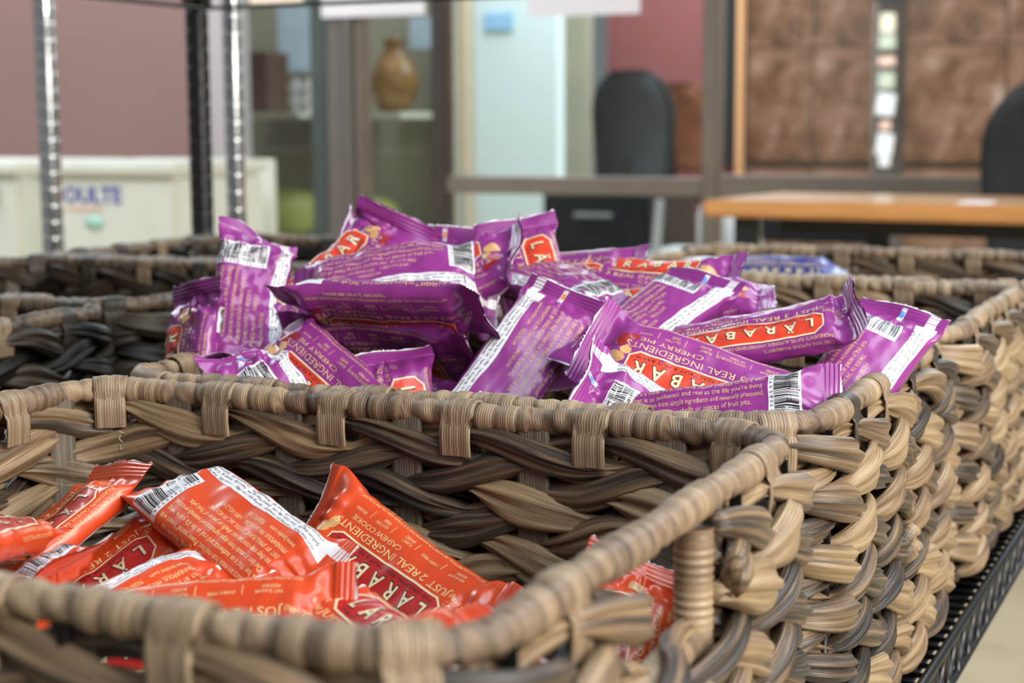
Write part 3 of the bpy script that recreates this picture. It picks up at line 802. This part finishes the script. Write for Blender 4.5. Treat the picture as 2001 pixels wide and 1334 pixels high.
class Wrap:
    def __init__(self, seed, fa, fb, cr):
        rng = np.random.default_rng(seed)
        X = XS[:, None]; nx = len(XS)
        t = (np.arange(NV) / NV * 2 * HP)[None]
        e = np.clip((BL / 2 - FIN - np.abs(XS)) / TRN, 0, 1)
        sm = (e * e * (3 - 2 * e))[:, None]
        a = 0.0300 + (AB - 0.0300) * sm ** 0.8
        b = 0.0006 + (BB - 0.0006) * sm ** 0.75
        c, s = np.sin(TH)[None], np.cos(TH)[None]
        ex = 2 / (2.0 + (EXPO - 2.0) * sm)
        y = a * np.sign(c) * np.abs(c) ** ex
        z = b * np.sign(s) * np.abs(s) ** ex
        xx = np.repeat(X, NV, 1)
        fin = np.clip((np.abs(xx) - (BL / 2 - FIN)) / 0.0015, 0, 1)
        trz = np.clip(1 - np.abs(np.abs(xx) - (BL / 2 - FIN - 0.006)) / 0.016, 0, 1)
        # crimped ridges on the fins and the zigzag cut
        z = z + fin * 0.00075 * np.abs(np.sin(np.pi * (np.abs(xx) - (BL / 2 - FIN)) / 0.0024)) * 1.0
        tri = np.abs((y / 0.0024) % 1.0 - 0.5) * 2
        xx = xx + np.sign(xx) * (np.abs(xx) > BL / 2 - 0.0003) * (tri - 0.5) * 0.0019
        # pleats towards the fins, dents and creases
        n1 = noise2(rng, 6, 0.055, 0.06)(xx, t); n2 = noise2(rng, 7, 0.022, 0.028)(xx, t); n3 = noise2(rng, 8, 0.020, 0.020)(xx, t)
        pl = np.sin(2 * np.pi * t / (2 * HP) * rng.integers(9, 14) + rng.uniform(0, 6) + 1.2 * n1)
        body = sm
        disp = 0.0007 * n1 * body + cr * (trz * (0.0008 * pl * (1 - fin) + 0.0013 * n2 * (1 - 0.6 * fin))
               + body * (0.00045 * (0.6 - np.abs(n3)) + 0.0004 * n2) * (0.5 + 0.5 * cr))
        rr = np.hypot(y / a, z / np.maximum(b, 0.003)) + 1e-6
        ny, nz = y / a / rr, z / np.maximum(b, 0.003) / rr
        y = y + disp * ny * 0.5; z = z + disp * np.where(fin > .5, 1.0, nz)
        z = z + fin * cr * 0.0016 * np.sin(y / 0.0085 + rng.uniform(0, 6)) * np.clip((np.abs(xx) - BL / 2 + FIN) / 0.01, 0, 1)
        # bend along the length: bow + the two folded ends + a little roll
        bow = rng.normal(0, 0.09) * cr
        xl = XS
        ang = bow * xl / 0.05 + fb * np.clip((xl - (BL / 2 - 0.022)) / 0.010, 0, 1) - fa * np.clip((-xl - (BL / 2 - 0.022)) / 0.010, 0, 1)
        i0 = np.argmin(np.abs(xl))
        dx = np.diff(xl); am = (ang[1:] + ang[:-1]) / 2
        cx = np.concatenate([[0], np.cumsum(np.cos(am) * dx)]); cz = np.concatenate([[0], np.cumsum(np.sin(am) * dx)])
        cx -= cx[i0]; cz -= cz[i0]
        roll = (rng.normal(0, 0.07) * xl / 0.07 * cr + rng.normal(0, .18) * cr * np.clip((xl - .045) / .02, 0, 1) + rng.normal(0, .18) * cr * np.clip((-xl - .045) / .02, 0, 1))[:, None]
        y, z = y * np.cos(roll) - z * np.sin(roll), y * np.sin(roll) + z * np.cos(roll)
        ext = xx - X
        ca, sa = np.cos(ang)[:, None], np.sin(ang)[:, None]
        self.P = np.stack([cx[:, None] - z * sa + ext * ca, y, cz[:, None] + z * ca + ext * sa], -1)
        P = self.P
        du = np.gradient(P, axis=0); dv = (np.roll(P, -1, 1) - np.roll(P, 1, 1))
        Nn = np.cross(dv, du); Nn /= np.linalg.norm(Nn, axis=2)[..., None] + 1e-12
        self.N = -Nn if (Nn[len(XS) // 2, 0, 2] < 0) else Nn

    def mesh(self):
        F = grid_faces(len(XS), NV, False, True)
        U = np.stack([np.repeat(XS[:, None], NV, 1), np.repeat((np.arange(NV) / NV * 2 * HP)[None], len(XS), 0)], -1).reshape(-1, 2)
        me = mesh_np('snack_bar', self.P.reshape(-1, 3), F, U, True)
        return me

    def at(self, x, t, off):
        """points of the flat print (x along, t round the girth, both in metres) laid on the film"""
        fu = np.interp(x, XS, np.arange(len(XS)))
        fv = (np.asarray(t) / (2 * HP)) % 1.0 * NV
        i = np.clip(fu.astype(int), 0, len(XS) - 2); a = (fu - i)[:, None]
        j = fv.astype(int) % NV; b = (fv - np.floor(fv))[:, None]; j2 = (j + 1) % NV
        def bl(A): return (A[i, j] * (1 - a) + A[i + 1, j] * a) * (1 - b) + (A[i, j2] * (1 - a) + A[i + 1, j2] * a) * b
        n = bl(self.N); n /= np.linalg.norm(n, axis=1)[:, None] + 1e-9
        return bl(self.P) + n * off

# ---- flat print: text and shapes in (x, t) with t growing upwards when read
_fc = {}
def text_flat(s, size, fat=0.0, fine=None):
    key = (s, round(size, 6), round(fat, 6), fine)
    if key in _fc: return _fc[key]
    cu = bpy.data.curves.new('type', 'FONT')
    cu.body = s; cu.size = 1.0; cu.resolution_u = 2; cu.align_x = 'LEFT'; cu.offset = fat; cu.fill_mode = 'FRONT'
    ob = bpy.data.objects.new('type', cu); COL.objects.link(ob)
    dg = bpy.context.evaluated_depsgraph_get()
    me = ob.evaluated_get(dg).to_mesh()
    bm = bmesh.new(); bm.from_mesh(me)
    ob.evaluated_get(dg).to_mesh_clear()
    bpy.data.objects.remove(ob); bpy.data.curves.remove(cu)
    bmesh.ops.triangulate(bm, faces=bm.faces[:])
    if fine:
        st = fine / size
        xs = [v.co.x for v in bm.verts]; ys = [v.co.y for v in bm.verts]
        for ax, lo, hi in ((0, min(xs), max(xs)), (1, min(ys), max(ys))):
            q = lo + st
            while q < hi:
                co = (q, 0, 0) if ax == 0 else (0, q, 0); no = (1, 0, 0) if ax == 0 else (0, 1, 0)
                bmesh.ops.bisect_plane(bm, geom=bm.verts[:] + bm.edges[:] + bm.faces[:], plane_co=co, plane_no=no)
                q += st
        bmesh.ops.triangulate(bm, faces=bm.faces[:])
    bm.verts.index_update()
    V = np.array([(v.co.x, v.co.y) for v in bm.verts]) * size
    F = np.array([[v.index for v in f.verts] for f in bm.faces], dtype=int)
    bm.free()
    if len(V) == 0: V = np.zeros((1, 2)); F = np.zeros((0, 3), int)
    r = (V, F, V[:, 0].min(), V[:, 0].max())
    _fc[key] = r
    return r

class Print:
    """collects flat shapes, later laid on a wrapper as ONE mesh"""
    def __init__(self): self.V = []; self.F = []; self.n = 0
    def add(self, V, F):
        self.V.append(V); self.F.append(np.asarray(F) + self.n); self.n += len(V)
    def text(self, s, x, t, size, align='l', fat=0.0, width=None, fine=None, rot=0, track=None):
        V, F, a, b = text_flat(s, size, fat, fine)
        V = V.copy()
        if width: V[:, 0] = (V[:, 0] - a) * width / (b - a) + a; b = a + width
        V[:, 0] -= a if align == 'l' else (b if align == 'r' else (a + b) / 2)
        if rot: V = np.stack([-V[:, 1], V[:, 0]], 1) * rot
        self.add(V + np.array([x, t]), F)
    def strip(self, xs, lo, hi, nt=8):
        xs = np.asarray(xs, float); lo = np.broadcast_to(lo, xs.shape); hi = np.broadcast_to(hi, xs.shape)
        q = np.linspace(0, 1, nt)[None]
        T = lo[:, None] * (1 - q) + hi[:, None] * q
        V = np.stack([np.repeat(xs[:, None], nt, 1), T], -1).reshape(-1, 2)
        F = grid_faces(len(xs), nt)
        self.add(V, np.vstack([F[:, [0, 1, 2]], F[:, [0, 2, 3]]]))
    def rect(self, x0, x1, t0, t1, st=0.0018):
        self.strip(np.linspace(x0, x1, max(2, int((x1 - x0) / st) + 1)), t0, t1, max(2, int((t1 - t0) / st) + 1))
    def disc(self, x, t, rx, rt, n=16):
        an = np.linspace(0, 2 * np.pi, n, endpoint=False)
        V = [(x, t)]
        for k in (0.5, 1.0): V += [(x + k * rx * math.cos(a), t + k * rt * math.sin(a)) for a in an]
        F = [(0, 1 + i, 1 + (i + 1) % n) for i in range(n)]
        for i in range(n):
            a, b = 1 + i, 1 + (i + 1) % n
            F += [(a, a + n, b + n), (a, b + n, b)]
        self.add(np.array(V), F)
    def frame(self, pts, w):
        """closed line of width w along pts"""
        pts = np.asarray(pts, float)
        for p, q in zip(pts, np.roll(pts, -1, 0)):
            d = q - p; l = np.hypot(*d); d /= l; nn = np.array([-d[1], d[0]])
            k = max(2, int(l / 0.002) + 1)
            c = p - d * w / 2 + np.linspace(0, 1, k)[:, None] * (d * (l + w))
            V = np.concatenate([c - nn * w / 2, c + nn * w / 2])
            F = [(i, i + 1, k + i + 1) for i in range(k - 1)] + [(i, k + i + 1, k + i) for i in range(k - 1)]
            self.add(V, F)
    def build(self, name, wr, off, m, parent):
        V = np.concatenate(self.V); F = np.concatenate(self.F)
        P = wr.at(V[:, 0], V[:, 1] * KT, off)
        me = mesh_np(name, P, F, None, True)
        # face outwards
        return link(name, me, parent, m)

def layout(fl):
    """the printed design of a flavour: list of (part name, material key, offset, Print, label)"""
    n = {'p': '3', 'o': '2', 'b': '3'}[fl]
    out = []
    H = 0.0545
    # white side strip (its long fin seal lies on the back) with the small table
    pw = Print(); xs = np.linspace(-0.0615, 0.0615, 60)
    pw.strip(xs, H * 0.61 + 0.0006 * np.sin(xs * 90), H * 0.77 + 0.0008 * np.sin(xs * 70 + 1), 8)
    pw.rect(-0.0722, -0.0600, H * 0.63, H * 0.70, 0.0012); pw.rect(0.0600, 0.0722, H * 0.63, H * 0.70, 0.0012)
    # white rectangles behind the code and the dots on the fins
    pw.rect(0.0365, 0.0535, -0.062, -0.0285)
    pw.rect(0.0610, 0.0712, -0.060, -0.0535, 0.0012); pw.rect(-0.0712, -0.0610, -0.060, -0.0535, 0.0012)
    xs = np.linspace(-0.0735, -0.0727, 2)
    for sg in (-1, 1): pw.strip(np.sort(sg * xs), -H, H, 60)
    out.append(('white_print', 'white', 0.00016, pw, 'white seam strip and white code field'))
    pk = Print()
    rr = random.Random(9)
    t = -0.0605
    while t < -0.0312:
        w = rr.choice((0.00028, 0.00028, 0.00056, 0.00084))
        pk.strip(np.linspace(0.0398, 0.0525, 8), t, t + w, 2); t += w + rr.choice((0.0003, 0.0003, 0.0006))
    for i, ch in enumerate('021908509247'):
        pk.text(ch, 0.0392, -0.0600 + i * 0.0025, 0.0026, rot=1)
    for k, s in enumerate(('Nutrition Facts   1 serving per container   Serving size 1 bar (48g)   Calories 200   Total Fat 7g 9%',
                           'Sodium 0mg 0%   Total Carb. 28g 10%   Dietary Fiber 4g 14%   Sugars 20g   Protein 4g   % Daily Value',
                           'Vitamin D 0%   Calcium 2%   Iron 4%   Potassium 8%   Cholesterol 0%   Saturated Fat 1g')):
        pk.text(s, -0.055, H * 0.73 - k * 0.0026, 0.0021, width=0.108)
    out.append(('barcode', 'ink', 0.00030, pk, 'black bars, digits and small black type'))
    # logo panel with a pointed start
    x0, x1, t0, t1 = -0.0450, 0.0420, 0.0004, 0.0188
    ch = 0.0055
    pr = Print(); xs = np.linspace(x0, x1, 48)
    cut = np.clip(ch - (xs - x0), 0, None) + np.clip(ch - (x1 - xs), 0, None)
    pr.strip(xs, t0 + cut * 0.55, t1 - cut * 0.75, 9)
    out.append(('logo_panel', 'logo_red_p' if fl == 'p' else ('logo_red' if fl == 'o' else 'logo_blue'), 0.00016, pr, 'red panel behind the large letters'))
    pb = Print()
    pb.frame([(x0, t0 + ch * .55), (x0 + ch, t0), (x1 - ch, t0), (x1, t0 + ch * .55), (x1, t1 - ch * .75), (x1 - ch, t1), (x0 + ch, t1), (x0, t1 - ch * .75)], 0.0010)
    lx = [-0.0368, -0.0252, -0.0128, -0.0010, 0.0110, 0.0224, 0.0342]
    for s, x in zip('LÄRABAR', lx):
        pb.text(s, x, 0.0062, 0.0112, 'c' if s != 'L' else 'c', fat=0.018, fine=0.0016)
    out.append(('logo_lettering', 'cream', 0.00046, pb, 'cream outlined capitals and border'))
    pl = Print()
    for s, x in zip('LÄRABAR', lx):
        pl.text(s, x + 0.0003, 0.0059, 0.0112, 'c', fat=0.050, fine=0.0016)
    pl.text('THE ORIGINAL REAL FRUIT & NUT BAR™', -0.0385, 0.0021, 0.0026, width=0.076)
    out.append(('logo_outline', 'ink', 0.00030, pl, 'black outline of the capitals'))
    # front and side lettering
    pf = Print()
    pf.text('JUST %s REAL INGREDIENTS' % n, -0.043, -0.0056, 0.0056, width=0.090)
    pf.text({'p': 'CHERRY PIE', 'o': 'CASHEW COOKIE', 'b': 'BLUEBERRY MUFFIN'}[fl], 0.002, -0.0100, 0.0038, width=0.038)
    last = {'p': ('GOOD SOURCE', 'OF FIBER'), 'o': ('DAIRY FREE', ''), 'b': ('DAIRY FREE', '')}[fl]
    for x, (a, b) in zip((-0.042, -0.0215, -0.001, 0.0180, 0.0345), (('NO SUGAR', 'ADDED'), last, ('PLANT', 'BASED'), ('GLUTEN', 'FREE'), ('VEGAN', ''))):
        pf.text(a, x, -0.0140, 0.0024); 
        if b: pf.text(b, x + 0.001, -0.0166, 0.0024)
        if x > -0.04: pf.rect(x - 0.0032, x - 0.0029, -0.0168, -0.0122)
    pf.text('NOT A LOW CALORIE FOOD. SEE NUTRITION INFORMATION FOR SUGAR AND CALORIE CONTENT.', -0.050, -0.0208, 0.0022, width=0.098)
    pf.text('**CONTAINS 7g OF FAT PER SERVING.', -0.010, -0.0236, 0.0023, width=0.045)
    pf.text('NET WT', -0.0575, -0.0010, 0.0034); pf.text('1.7 OZ (48g)', -0.0600, -0.0052, 0.0034, width=0.0165)
    pf.text('U', -0.0560, 0.0046, 0.0024)
    an = np.linspace(0, 2 * np.pi, 14, endpoint=False)
    pf.frame(np.stack([-0.0552 + 0.0019 * np.cos(an), 0.0054 + 0.0019 * np.sin(an)], 1), 0.0003)
    pf.text({'p': 'INGREDIENTS: DATES, ALMONDS, UNSWEETENED CHERRIES.', 'o': 'INGREDIENTS: CASHEWS, DATES.', 'b': 'INGREDIENTS: DATES, CASHEWS, BLUEBERRIES.'}[fl], -0.050, 0.0203, 0.0026)
    pf.text('CONTAINS ALMOND INGREDIENTS.' if fl == 'p' else 'CONTAINS CASHEW INGREDIENTS.', -0.050, 0.0238, 0.0026)
    tb = -0.0318
    for s in ("At LÄRABAR™ we believe in keeping it real. That's why our", 'products are made from real food. Power yourself forward with',
              "a bar that is as authentic and real as the life you're living.", 'Our bars are made from simple ingredients and minimally processed,',
              'so they may contain nut shells or pieces of fruit pits.', 'DIST. BY SMALL PLANET FOODS, INC.  PO BOX 9452,', 'MINNEAPOLIS, MN 55440 USA    1-800-543-2147', 'www.larabar.com     7026702104'):
        pf.text(s, -0.0490, tb, 0.0041 if not s.startswith(('DIST', 'MINN', 'www')) else 0.0034, width=min(0.083, 0.00138 * len(s)))
        tb -= 0.0045
    out.append(('lettering', 'gold' if fl == 'p' else 'pale_gold', 0.00026, pf, 'pale gold small capitals'))
    # pictures
    pi = Print()
    if fl == 'p': pi.disc(0.0500, 0.0065, 0.0060, 0.0034); pi.disc(0.0455, 0.0010, 0.0035, 0.0028)
    elif fl == 'o': pi.disc(0.0500, 0.0030, 0.0046, 0.0032); pi.disc(0.0462, -0.0012, 0.0030, 0.0036)
    else: pi.disc(0.0500, 0.0030, 0.004, 0.004)
    out.append(('nut_picture', 'nut', 0.00022, pi, 'tan nut picture'))
    if fl != 'o':
        pc = Print(); pc.disc(0.0500, -0.0050, 0.0042, 0.0042); pc.disc(0.0440, -0.0085, 0.0030, 0.0026)
        out.append(('cherry_picture', 'cherry', 0.00024, pc, 'dark red cherry picture'))
    pd = Print(); pd.disc(0.0660, -0.0568, 0.0030, 0.0027)
    out.append(('seal_dot', 'blue_dot', 0.00034, pd, 'blue print on the sealed end'))
    pd = Print(); pd.disc(-0.0662, -0.0568, 0.0028, 0.0024)
    out.append(('seal_dot', 'orange_dot', 0.00034, pd, 'orange print on the sealed end'))
    return out

def film(name, col, col2):
    m, nt, b = new_mat(name)
    tc = N(nt, 'ShaderNodeTexCoord')
    n1 = N(nt, 'ShaderNodeTexNoise', Scale=38.0, Detail=2.0)
    nt.links.new(tc.outputs['Object'], n1.inputs['Vector'])
    r = ramp(nt, [(0.35, col), (0.65, col2)])
    nt.links.new(n1.outputs['Fac'], r.inputs[0]); nt.links.new(r.outputs[0], b.inputs['Base Color'])
    b.inputs['Roughness'].default_value = 0.34; b.inputs['Specular IOR Level'].default_value = 0.5
    b.inputs['Coat Weight'].default_value = 0.35; b.inputs['Coat Roughness'].default_value = 0.10
    mp = N(nt, 'ShaderNodeMapping'); mp.inputs['Scale'].default_value = (1, 1.6, 1)
    nt.links.new(tc.outputs['Object'], mp.inputs[0])
    mx = N(nt, 'ShaderNodeTexNoise', Scale=26.0, Detail=1.5, Distortion=0.6)
    nt.links.new(mp.outputs[0], mx.inputs['Vector'])
    bp = N(nt, 'ShaderNodeBump', Strength=0.14, Distance=0.003)
    nt.links.new(mx.outputs[0], bp.inputs['Height'])
    nt.links.new(bp.outputs[0], b.inputs['Normal']); nt.links.new(bp.outputs[0], b.inputs['Coat Normal'])
    return m
M['film_p'] = film('purple_film', (0.255, 0.028, 0.225), (0.300, 0.036, 0.255))
M['film_o'] = film('orange_film', (0.66, 0.060, 0.012), (0.72, 0.075, 0.015))
M['film_b'] = film('blue_film', (0.020, 0.030, 0.27), (0.03, 0.045, 0.33))
def ink(name, col): return plain(name, col, 0.36, var=0.03, coat=0.3)
M['white'] = ink('white_ink', (0.80, 0.80, 0.84)); M['ink'] = ink('black_ink', (0.02, 0.018, 0.02))
M['cream'] = ink('cream_ink', (0.86, 0.72, 0.46)); M['gold'] = ink('gold_ink', (0.78, 0.50, 0.30)); M['pale_gold'] = ink('pale_gold_ink', (0.88, 0.62, 0.30))
M['logo_red'] = ink('logo_red_ink', (0.50, 0.016, 0.014)); M['logo_red_p'] = ink('logo_orange_red_ink', (0.74, 0.055, 0.022)); M['logo_blue'] = ink('logo_blue_ink', (0.03, 0.04, 0.22))
M['nut'] = ink('nut_ink', (0.66, 0.38, 0.15)); M['cherry'] = ink('cherry_ink', (0.30, 0.015, 0.02))
M['blue_dot'] = ink('blue_ink', (0.10, 0.33, 0.80)); M['orange_dot'] = ink('orange_ink', (0.85, 0.27, 0.06))
LAY = {f: layout(f) for f in 'pob'}

BARS = [  # name, centre, reading direction, visible normal, face shown, flavour, end folds, crumple
    ('P1', (-0.2766, 0.8529, -0.0140), (0.9781, 0.1243, 0.1670), (-0.0090, -0.7761, 0.6306), 'B', 'p', 0.3, -0.5, 1),
    ('P3', (-0.2955, 0.8976, 0.0030), (-0.9544, -0.1039, 0.2798), (0.2767, -0.6589, 0.6995), 'F', 'p', 0, 0.5, 1),
    ('P5', (-0.2852, 0.9656, 0.0204), (-0.9617, -0.1965, -0.1911), (-0.1049, -0.3800, 0.9190), 'F', 'p', 0.9, 0, 1),
    ('P6', (-0.2234, 0.9685, -0.0032), (0.2302, 0.8374, 0.4958), (0.2404, -0.5426, 0.8048), 'B', 'p', 0, 0.2, 1),
    ('P7', (-0.4212, 0.9191, 0.0012), (-0.1316, -0.8282, -0.5448), (0.4709, -0.5358, 0.7008), 'B', 'p', 0.4, 0, 0.8),
    ('P4', (-0.2952, 0.8710, -0.0276), (-0.7986, -0.3535, 0.4871), (0.6011, -0.5083, 0.6166), 'B', 'p', 0, 0.6, 1.5),
    ('P8', (-0.3564, 0.9824, 0.0238), (0.2189, 0.9204, 0.3241), (0.1969, -0.3669, 0.9092), 'B', 'p', 0, 0.3, 1),
    ('P9', (-0.4059, 1.1000, 0.0369), (0.9998, 0.0000, -0.0210), (0.0184, -0.4808, 0.8766), 'F', 'p', 0, 0, 1),
    ('P10', (-0.4508, 1.0373, 0.0413), (0.8524, -0.5070, -0.1280), (-0.0121, -0.2638, 0.9645), 'B', 'p', 0, 0, 1.3),
    ('P11', (-0.5241, 1.0029, 0.0390), (0.8752, 0.3685, 0.3133), (0.0643, -0.7307, 0.6797), 'F', 'p', 0, 0.6, 1.5),
    ('P12', (-0.4639, 1.0431, 0.0313), (0.4482, -0.5025, -0.7393), (0.2530, -0.7219, 0.6440), 'F', 'p', 0.2, 0, 1),
    ('P12b', (-0.5422, 1.0466, 0.0155), (0.1710, -0.5909, -0.7884), (0.3909, -0.6938, 0.6048), 'B', 'p', 0.2, 0, 1),
    ('P13', (-0.5947, 0.9930, 0.0409), (0.3552, 0.7758, 0.5215), (0.1981, -0.6077, 0.7691), 'F', 'p', 0, 0.6, 1.6),
    ('P14', (-0.5900, 1.1035, 0.0346), (-0.5673, -0.7285, 0.3841), (0.7650, -0.2935, 0.5733), 'B', 'p', 0, 0.5, 1.5),
    ('P15', (-0.5401, 0.9806, 0.0507), (0.9012, 0.4160, 0.1218), (0.1520, -0.5665, 0.8099), 'B', 'p', 0, 0, 1.3),
    ('P16', (-0.5010, 0.9025, 0.0380), (-0.9995, -0.0300, -0.0095), (0.0205, -0.8495, 0.5272), 'S', 'p', 0.6, 0, 1),
    ('P17', (-0.6314, 0.9392, 0.0224), (-0.3427, 0.6911, 0.6364), (0.5137, -0.4293, 0.7429), 'B', 'p', 0.3, -0.9, 2),
    ('P18', (-0.6414, 0.8856, -0.0217), (-0.1240, 0.1960, 0.9727), (-0.4305, -0.8939, 0.1252), 'F', 'p', 0, 0.5, 1.7),
    ('P19', (-0.5282, 0.8380, -0.0393), (-0.6273, 0.0000, 0.7787), (0.5773, -0.6712, 0.4650), 'B', 'p', 0, -0.6, 1.8),
    ('P20', (-0.5184, 0.8623, -0.0105), (-0.8572, 0.2409, 0.4551), (0.0668, -0.8244, 0.5621), 'F', 'p', 0, -0.5, 1.1),
    ('P21', (-0.4667, 0.8578, -0.0477), (0.3527, -0.2338, -0.9061), (0.3467, -0.8667, 0.3586), 'F', 'p', -0.4, 0, 1),
    ('P22', (-0.5114, 0.9247, 0.0111), (-0.9979, 0.0638, 0.0049), (-0.0403, -0.6860, 0.7264), 'S', 'p', 0, 0, 1),
    ('P23', (-0.3731, 1.0603, 0.0248), (0.9513, 0.2681, 0.1519), (0.0119, -0.5246, 0.8513), 'F', 'p', 0, 0, 1),
    ('P24', (-0.4804, 1.1027, 0.0397), (-0.9918, -0.0991, -0.0804), (-0.0202, -0.5001, 0.8657), 'F', 'p', 0, 0, 1),
    ('O1', (-0.5771, 0.6518, -0.0697), (-0.2809, -0.8604, -0.4251), (-0.3440, -0.3232, 0.8816), 'F', 'o', 0.3, 0, 1),
    ('O2', (-0.5535, 0.5923, -0.0729), (0.9636, -0.1668, 0.2092), (-0.2509, -0.2917, 0.9230), 'B', 'o', 0, 0.3, 1.3),
    ('O3', (-0.5512, 0.6618, -0.0910), (-0.5746, -0.6555, -0.4901), (-0.1430, -0.5092, 0.8487), 'F', 'o', 0, 0, 1),
    ('O4', (-0.4692, 0.6803, -0.0512), (-0.8897, 0.4042, 0.2122), (0.0069, -0.4530, 0.8915), 'B', 'o', 0, -0.6, 1),
    ('O5', (-0.3924, 0.7091, -0.0744), (-0.8911, 0.3520, 0.2865), (0.0018, -0.6286, 0.7777), 'F', 'o', 0, -0.6, 1),
    ('O6', (-0.4762, 0.5921, -0.0778), (-0.3380, -0.9236, -0.1809), (0.3075, -0.2900, 0.9063), 'B', 'o', 0, 0, 1),
    ('O7', (-0.3650, 0.5748, -0.0778), (0.8694, -0.4785, -0.1232), (0.0079, -0.2358, 0.9718), 'F', 'o', 0, 0, 1),
    ('O8', (-0.4218, 0.5751, -0.0698), (-0.9355, -0.3393, -0.0989), (0.1600, -0.6560, 0.7376), 'F', 'o', 0, 0, 1),
    ('O9', (-0.3287, 0.5775, -0.0686), (0.8154, -0.5783, -0.0264), (-0.0858, -0.1658, 0.9824), 'F', 'o', 0, 0, 1),
    ('O10', (-0.2507, 0.6508, -0.0903), (-0.1413, 0.8740, 0.4650), (0.5172, -0.3353, 0.7874), 'F', 'o', 0, 0.5, 1.4),
    ('O11', (-0.2820, 0.4799, -0.0459), (-0.4634, -0.8862, -0.0002), (0.4000, -0.2094, 0.8923), 'F', 'o', 0, 0, 1),
    ('O12', (-0.5357, 0.5634, -0.0354), (0.3920, -0.9060, 0.1594), (0.1004, 0.2144, 0.9716), 'F', 'o', 0, 0, 1),
    ('B1', (-0.4789, 1.7093, -0.0064), (-0.9893, -0.1452, -0.0126), (0.0563, -0.4608, 0.8857), 'F', 'b', 0, 0, 1),
    ('B2', (-0.5614, 1.7099, -0.0071), (-0.7341, 0.6787, -0.0224), (-0.1863, -0.1696, 0.9678), 'F', 'b', 0, 0, 1),
]

BAR_TEXT = {
 'P1': 'purple bar lying along the front rim, story text upright and barcode at its right end',
 'P3': 'purple bar with upside-down front, crossing under the lower right bar from its zigzag white end',
 'P5': 'purple bar with the large red letter panel upside down, at the right of the heap',
 'P6': 'purple bar at the right end of the heap, leaning on the side rim',
 'P7': 'purple bar leaning on the front rim, white strip on its left edge, mid heap',
 'P4': 'purple bar mostly buried under the lower right bar, only its end sticking out',
 'P8': 'purple bar behind the leaning middle bar, barcode at its top right end',
 'P9': 'purple bar at the back of the heap, before the blue bars',
 'P10': 'purple bar behind the leaning middle bar, barcode end pointing right',
 'P11': 'dark shaded purple bar with a pale crimped end, at the back centre',
 'P12': 'purple bar standing at the top of the heap, right of the other standing one',
 'P12b': 'purple bar standing at the back, left of the highest right one',
 'P13': 'purple bar with red panel pointing up at the heap top, its end crumpled',
 'P14': 'purple bar at the back left of the heap top, its end turned to the left',
 'P15': 'purple bar lying behind the long horizontal one, a white label on it',
 'P16': 'long purple bar lying level across the left of the heap, side edge to the front',
 'P17': 'crumpled purple bar sticking up at the left of the heap',
 'P18': 'purple bar standing upright at the far left of the heap',
 'P19': 'crumpled purple bar at the left front rim, barcode and blue dot in view',
 'P20': 'purple bar sloping down to the front rim, list of claims along it, left half',
 'P21': 'purple bar hanging nose down at the front rim, left of the white-striped one',
 'P22': 'purple bar lying in shade under the long level one',
 'P23': 'purple bar at the back right with a pale tip, behind the red panel bar',
 'P24': 'purple bar at the far back centre of the heap, hardly in view',
 'O1': 'orange bar at the left wall of the near basket, large red letter panel downwards',
 'O2': 'orange bar at the left edge, nearest the front rim, barcode end in view',
 'O3': 'orange bar second from the left, its letter panel partly under the story-text bar',
 'O4': 'orange bar with story text and white strip, lying on top in the middle',
 'O5': 'orange bar at the right, front side up, list of claims along its edge',
 'O6': 'orange bar under the middle one, just above the near rim, left',
 'O7': 'orange bar low in the near basket, letter panel showing above the blurred rim',
 'O8': 'orange bar low in the near basket, back side up below the middle bar',
 'O9': 'orange bar low in the near basket, under the right front-up bar',
 'O10': 'orange bar seen through the handle slot of the near basket',
 'O11': 'orange bar in the near right corner of its basket, mostly behind the blurred rim',
 'O12': 'orange bar in the dark at the left edge, behind the letter panel one',
 'B1': 'blue bar at the front of the farthest right basket',
 'B2': 'blue bar at the left corner of the farthest right basket, end on',
}
GRP = {'p': 'purple bars heaped in the middle basket', 'o': 'orange bars in the nearest basket', 'b': 'blue bars in the farthest basket'}

def snack_bar(name, ctr, xd, n, face, fl, fa, fb, cr, seed):
    wr = Wrap(seed, fa if face != 'B' else -fa, fb if face != 'B' else -fb, cr)
    o = link('snack_bar', wr.mesh(), None, M['film_' + fl])
    x = Vector(xd).normalized(); v = Vector(n)
    v = (v - x * v.dot(x)).normalized()
    if face == 'F': z = v
    elif face == 'B': z = -v
    else: z = (x.cross(-v)).normalized()       # the -y side looks out
    y = z.cross(x)
    c = Vector(ctr) + Vector((0, 0, RZ))
    o.matrix_world = Matrix(((x.x, y.x, z.x, c.x), (x.y, y.y, z.y, c.y), (x.z, y.z, z.z, c.z), (0, 0, 0, 1)))
    tag(o, BAR_TEXT[name], 'snack bar', GRP[fl])
    for nm, mk, off, pr, lab in LAY[fl]:
        q = pr.build(nm, wr, off, M[mk], o)
        if lab and nm not in ('seal_dot',): q['label'] = lab
    return o

for _i, (_n, *_a) in enumerate(BARS):
    snack_bar(_n, *_a, seed=100 + _i)
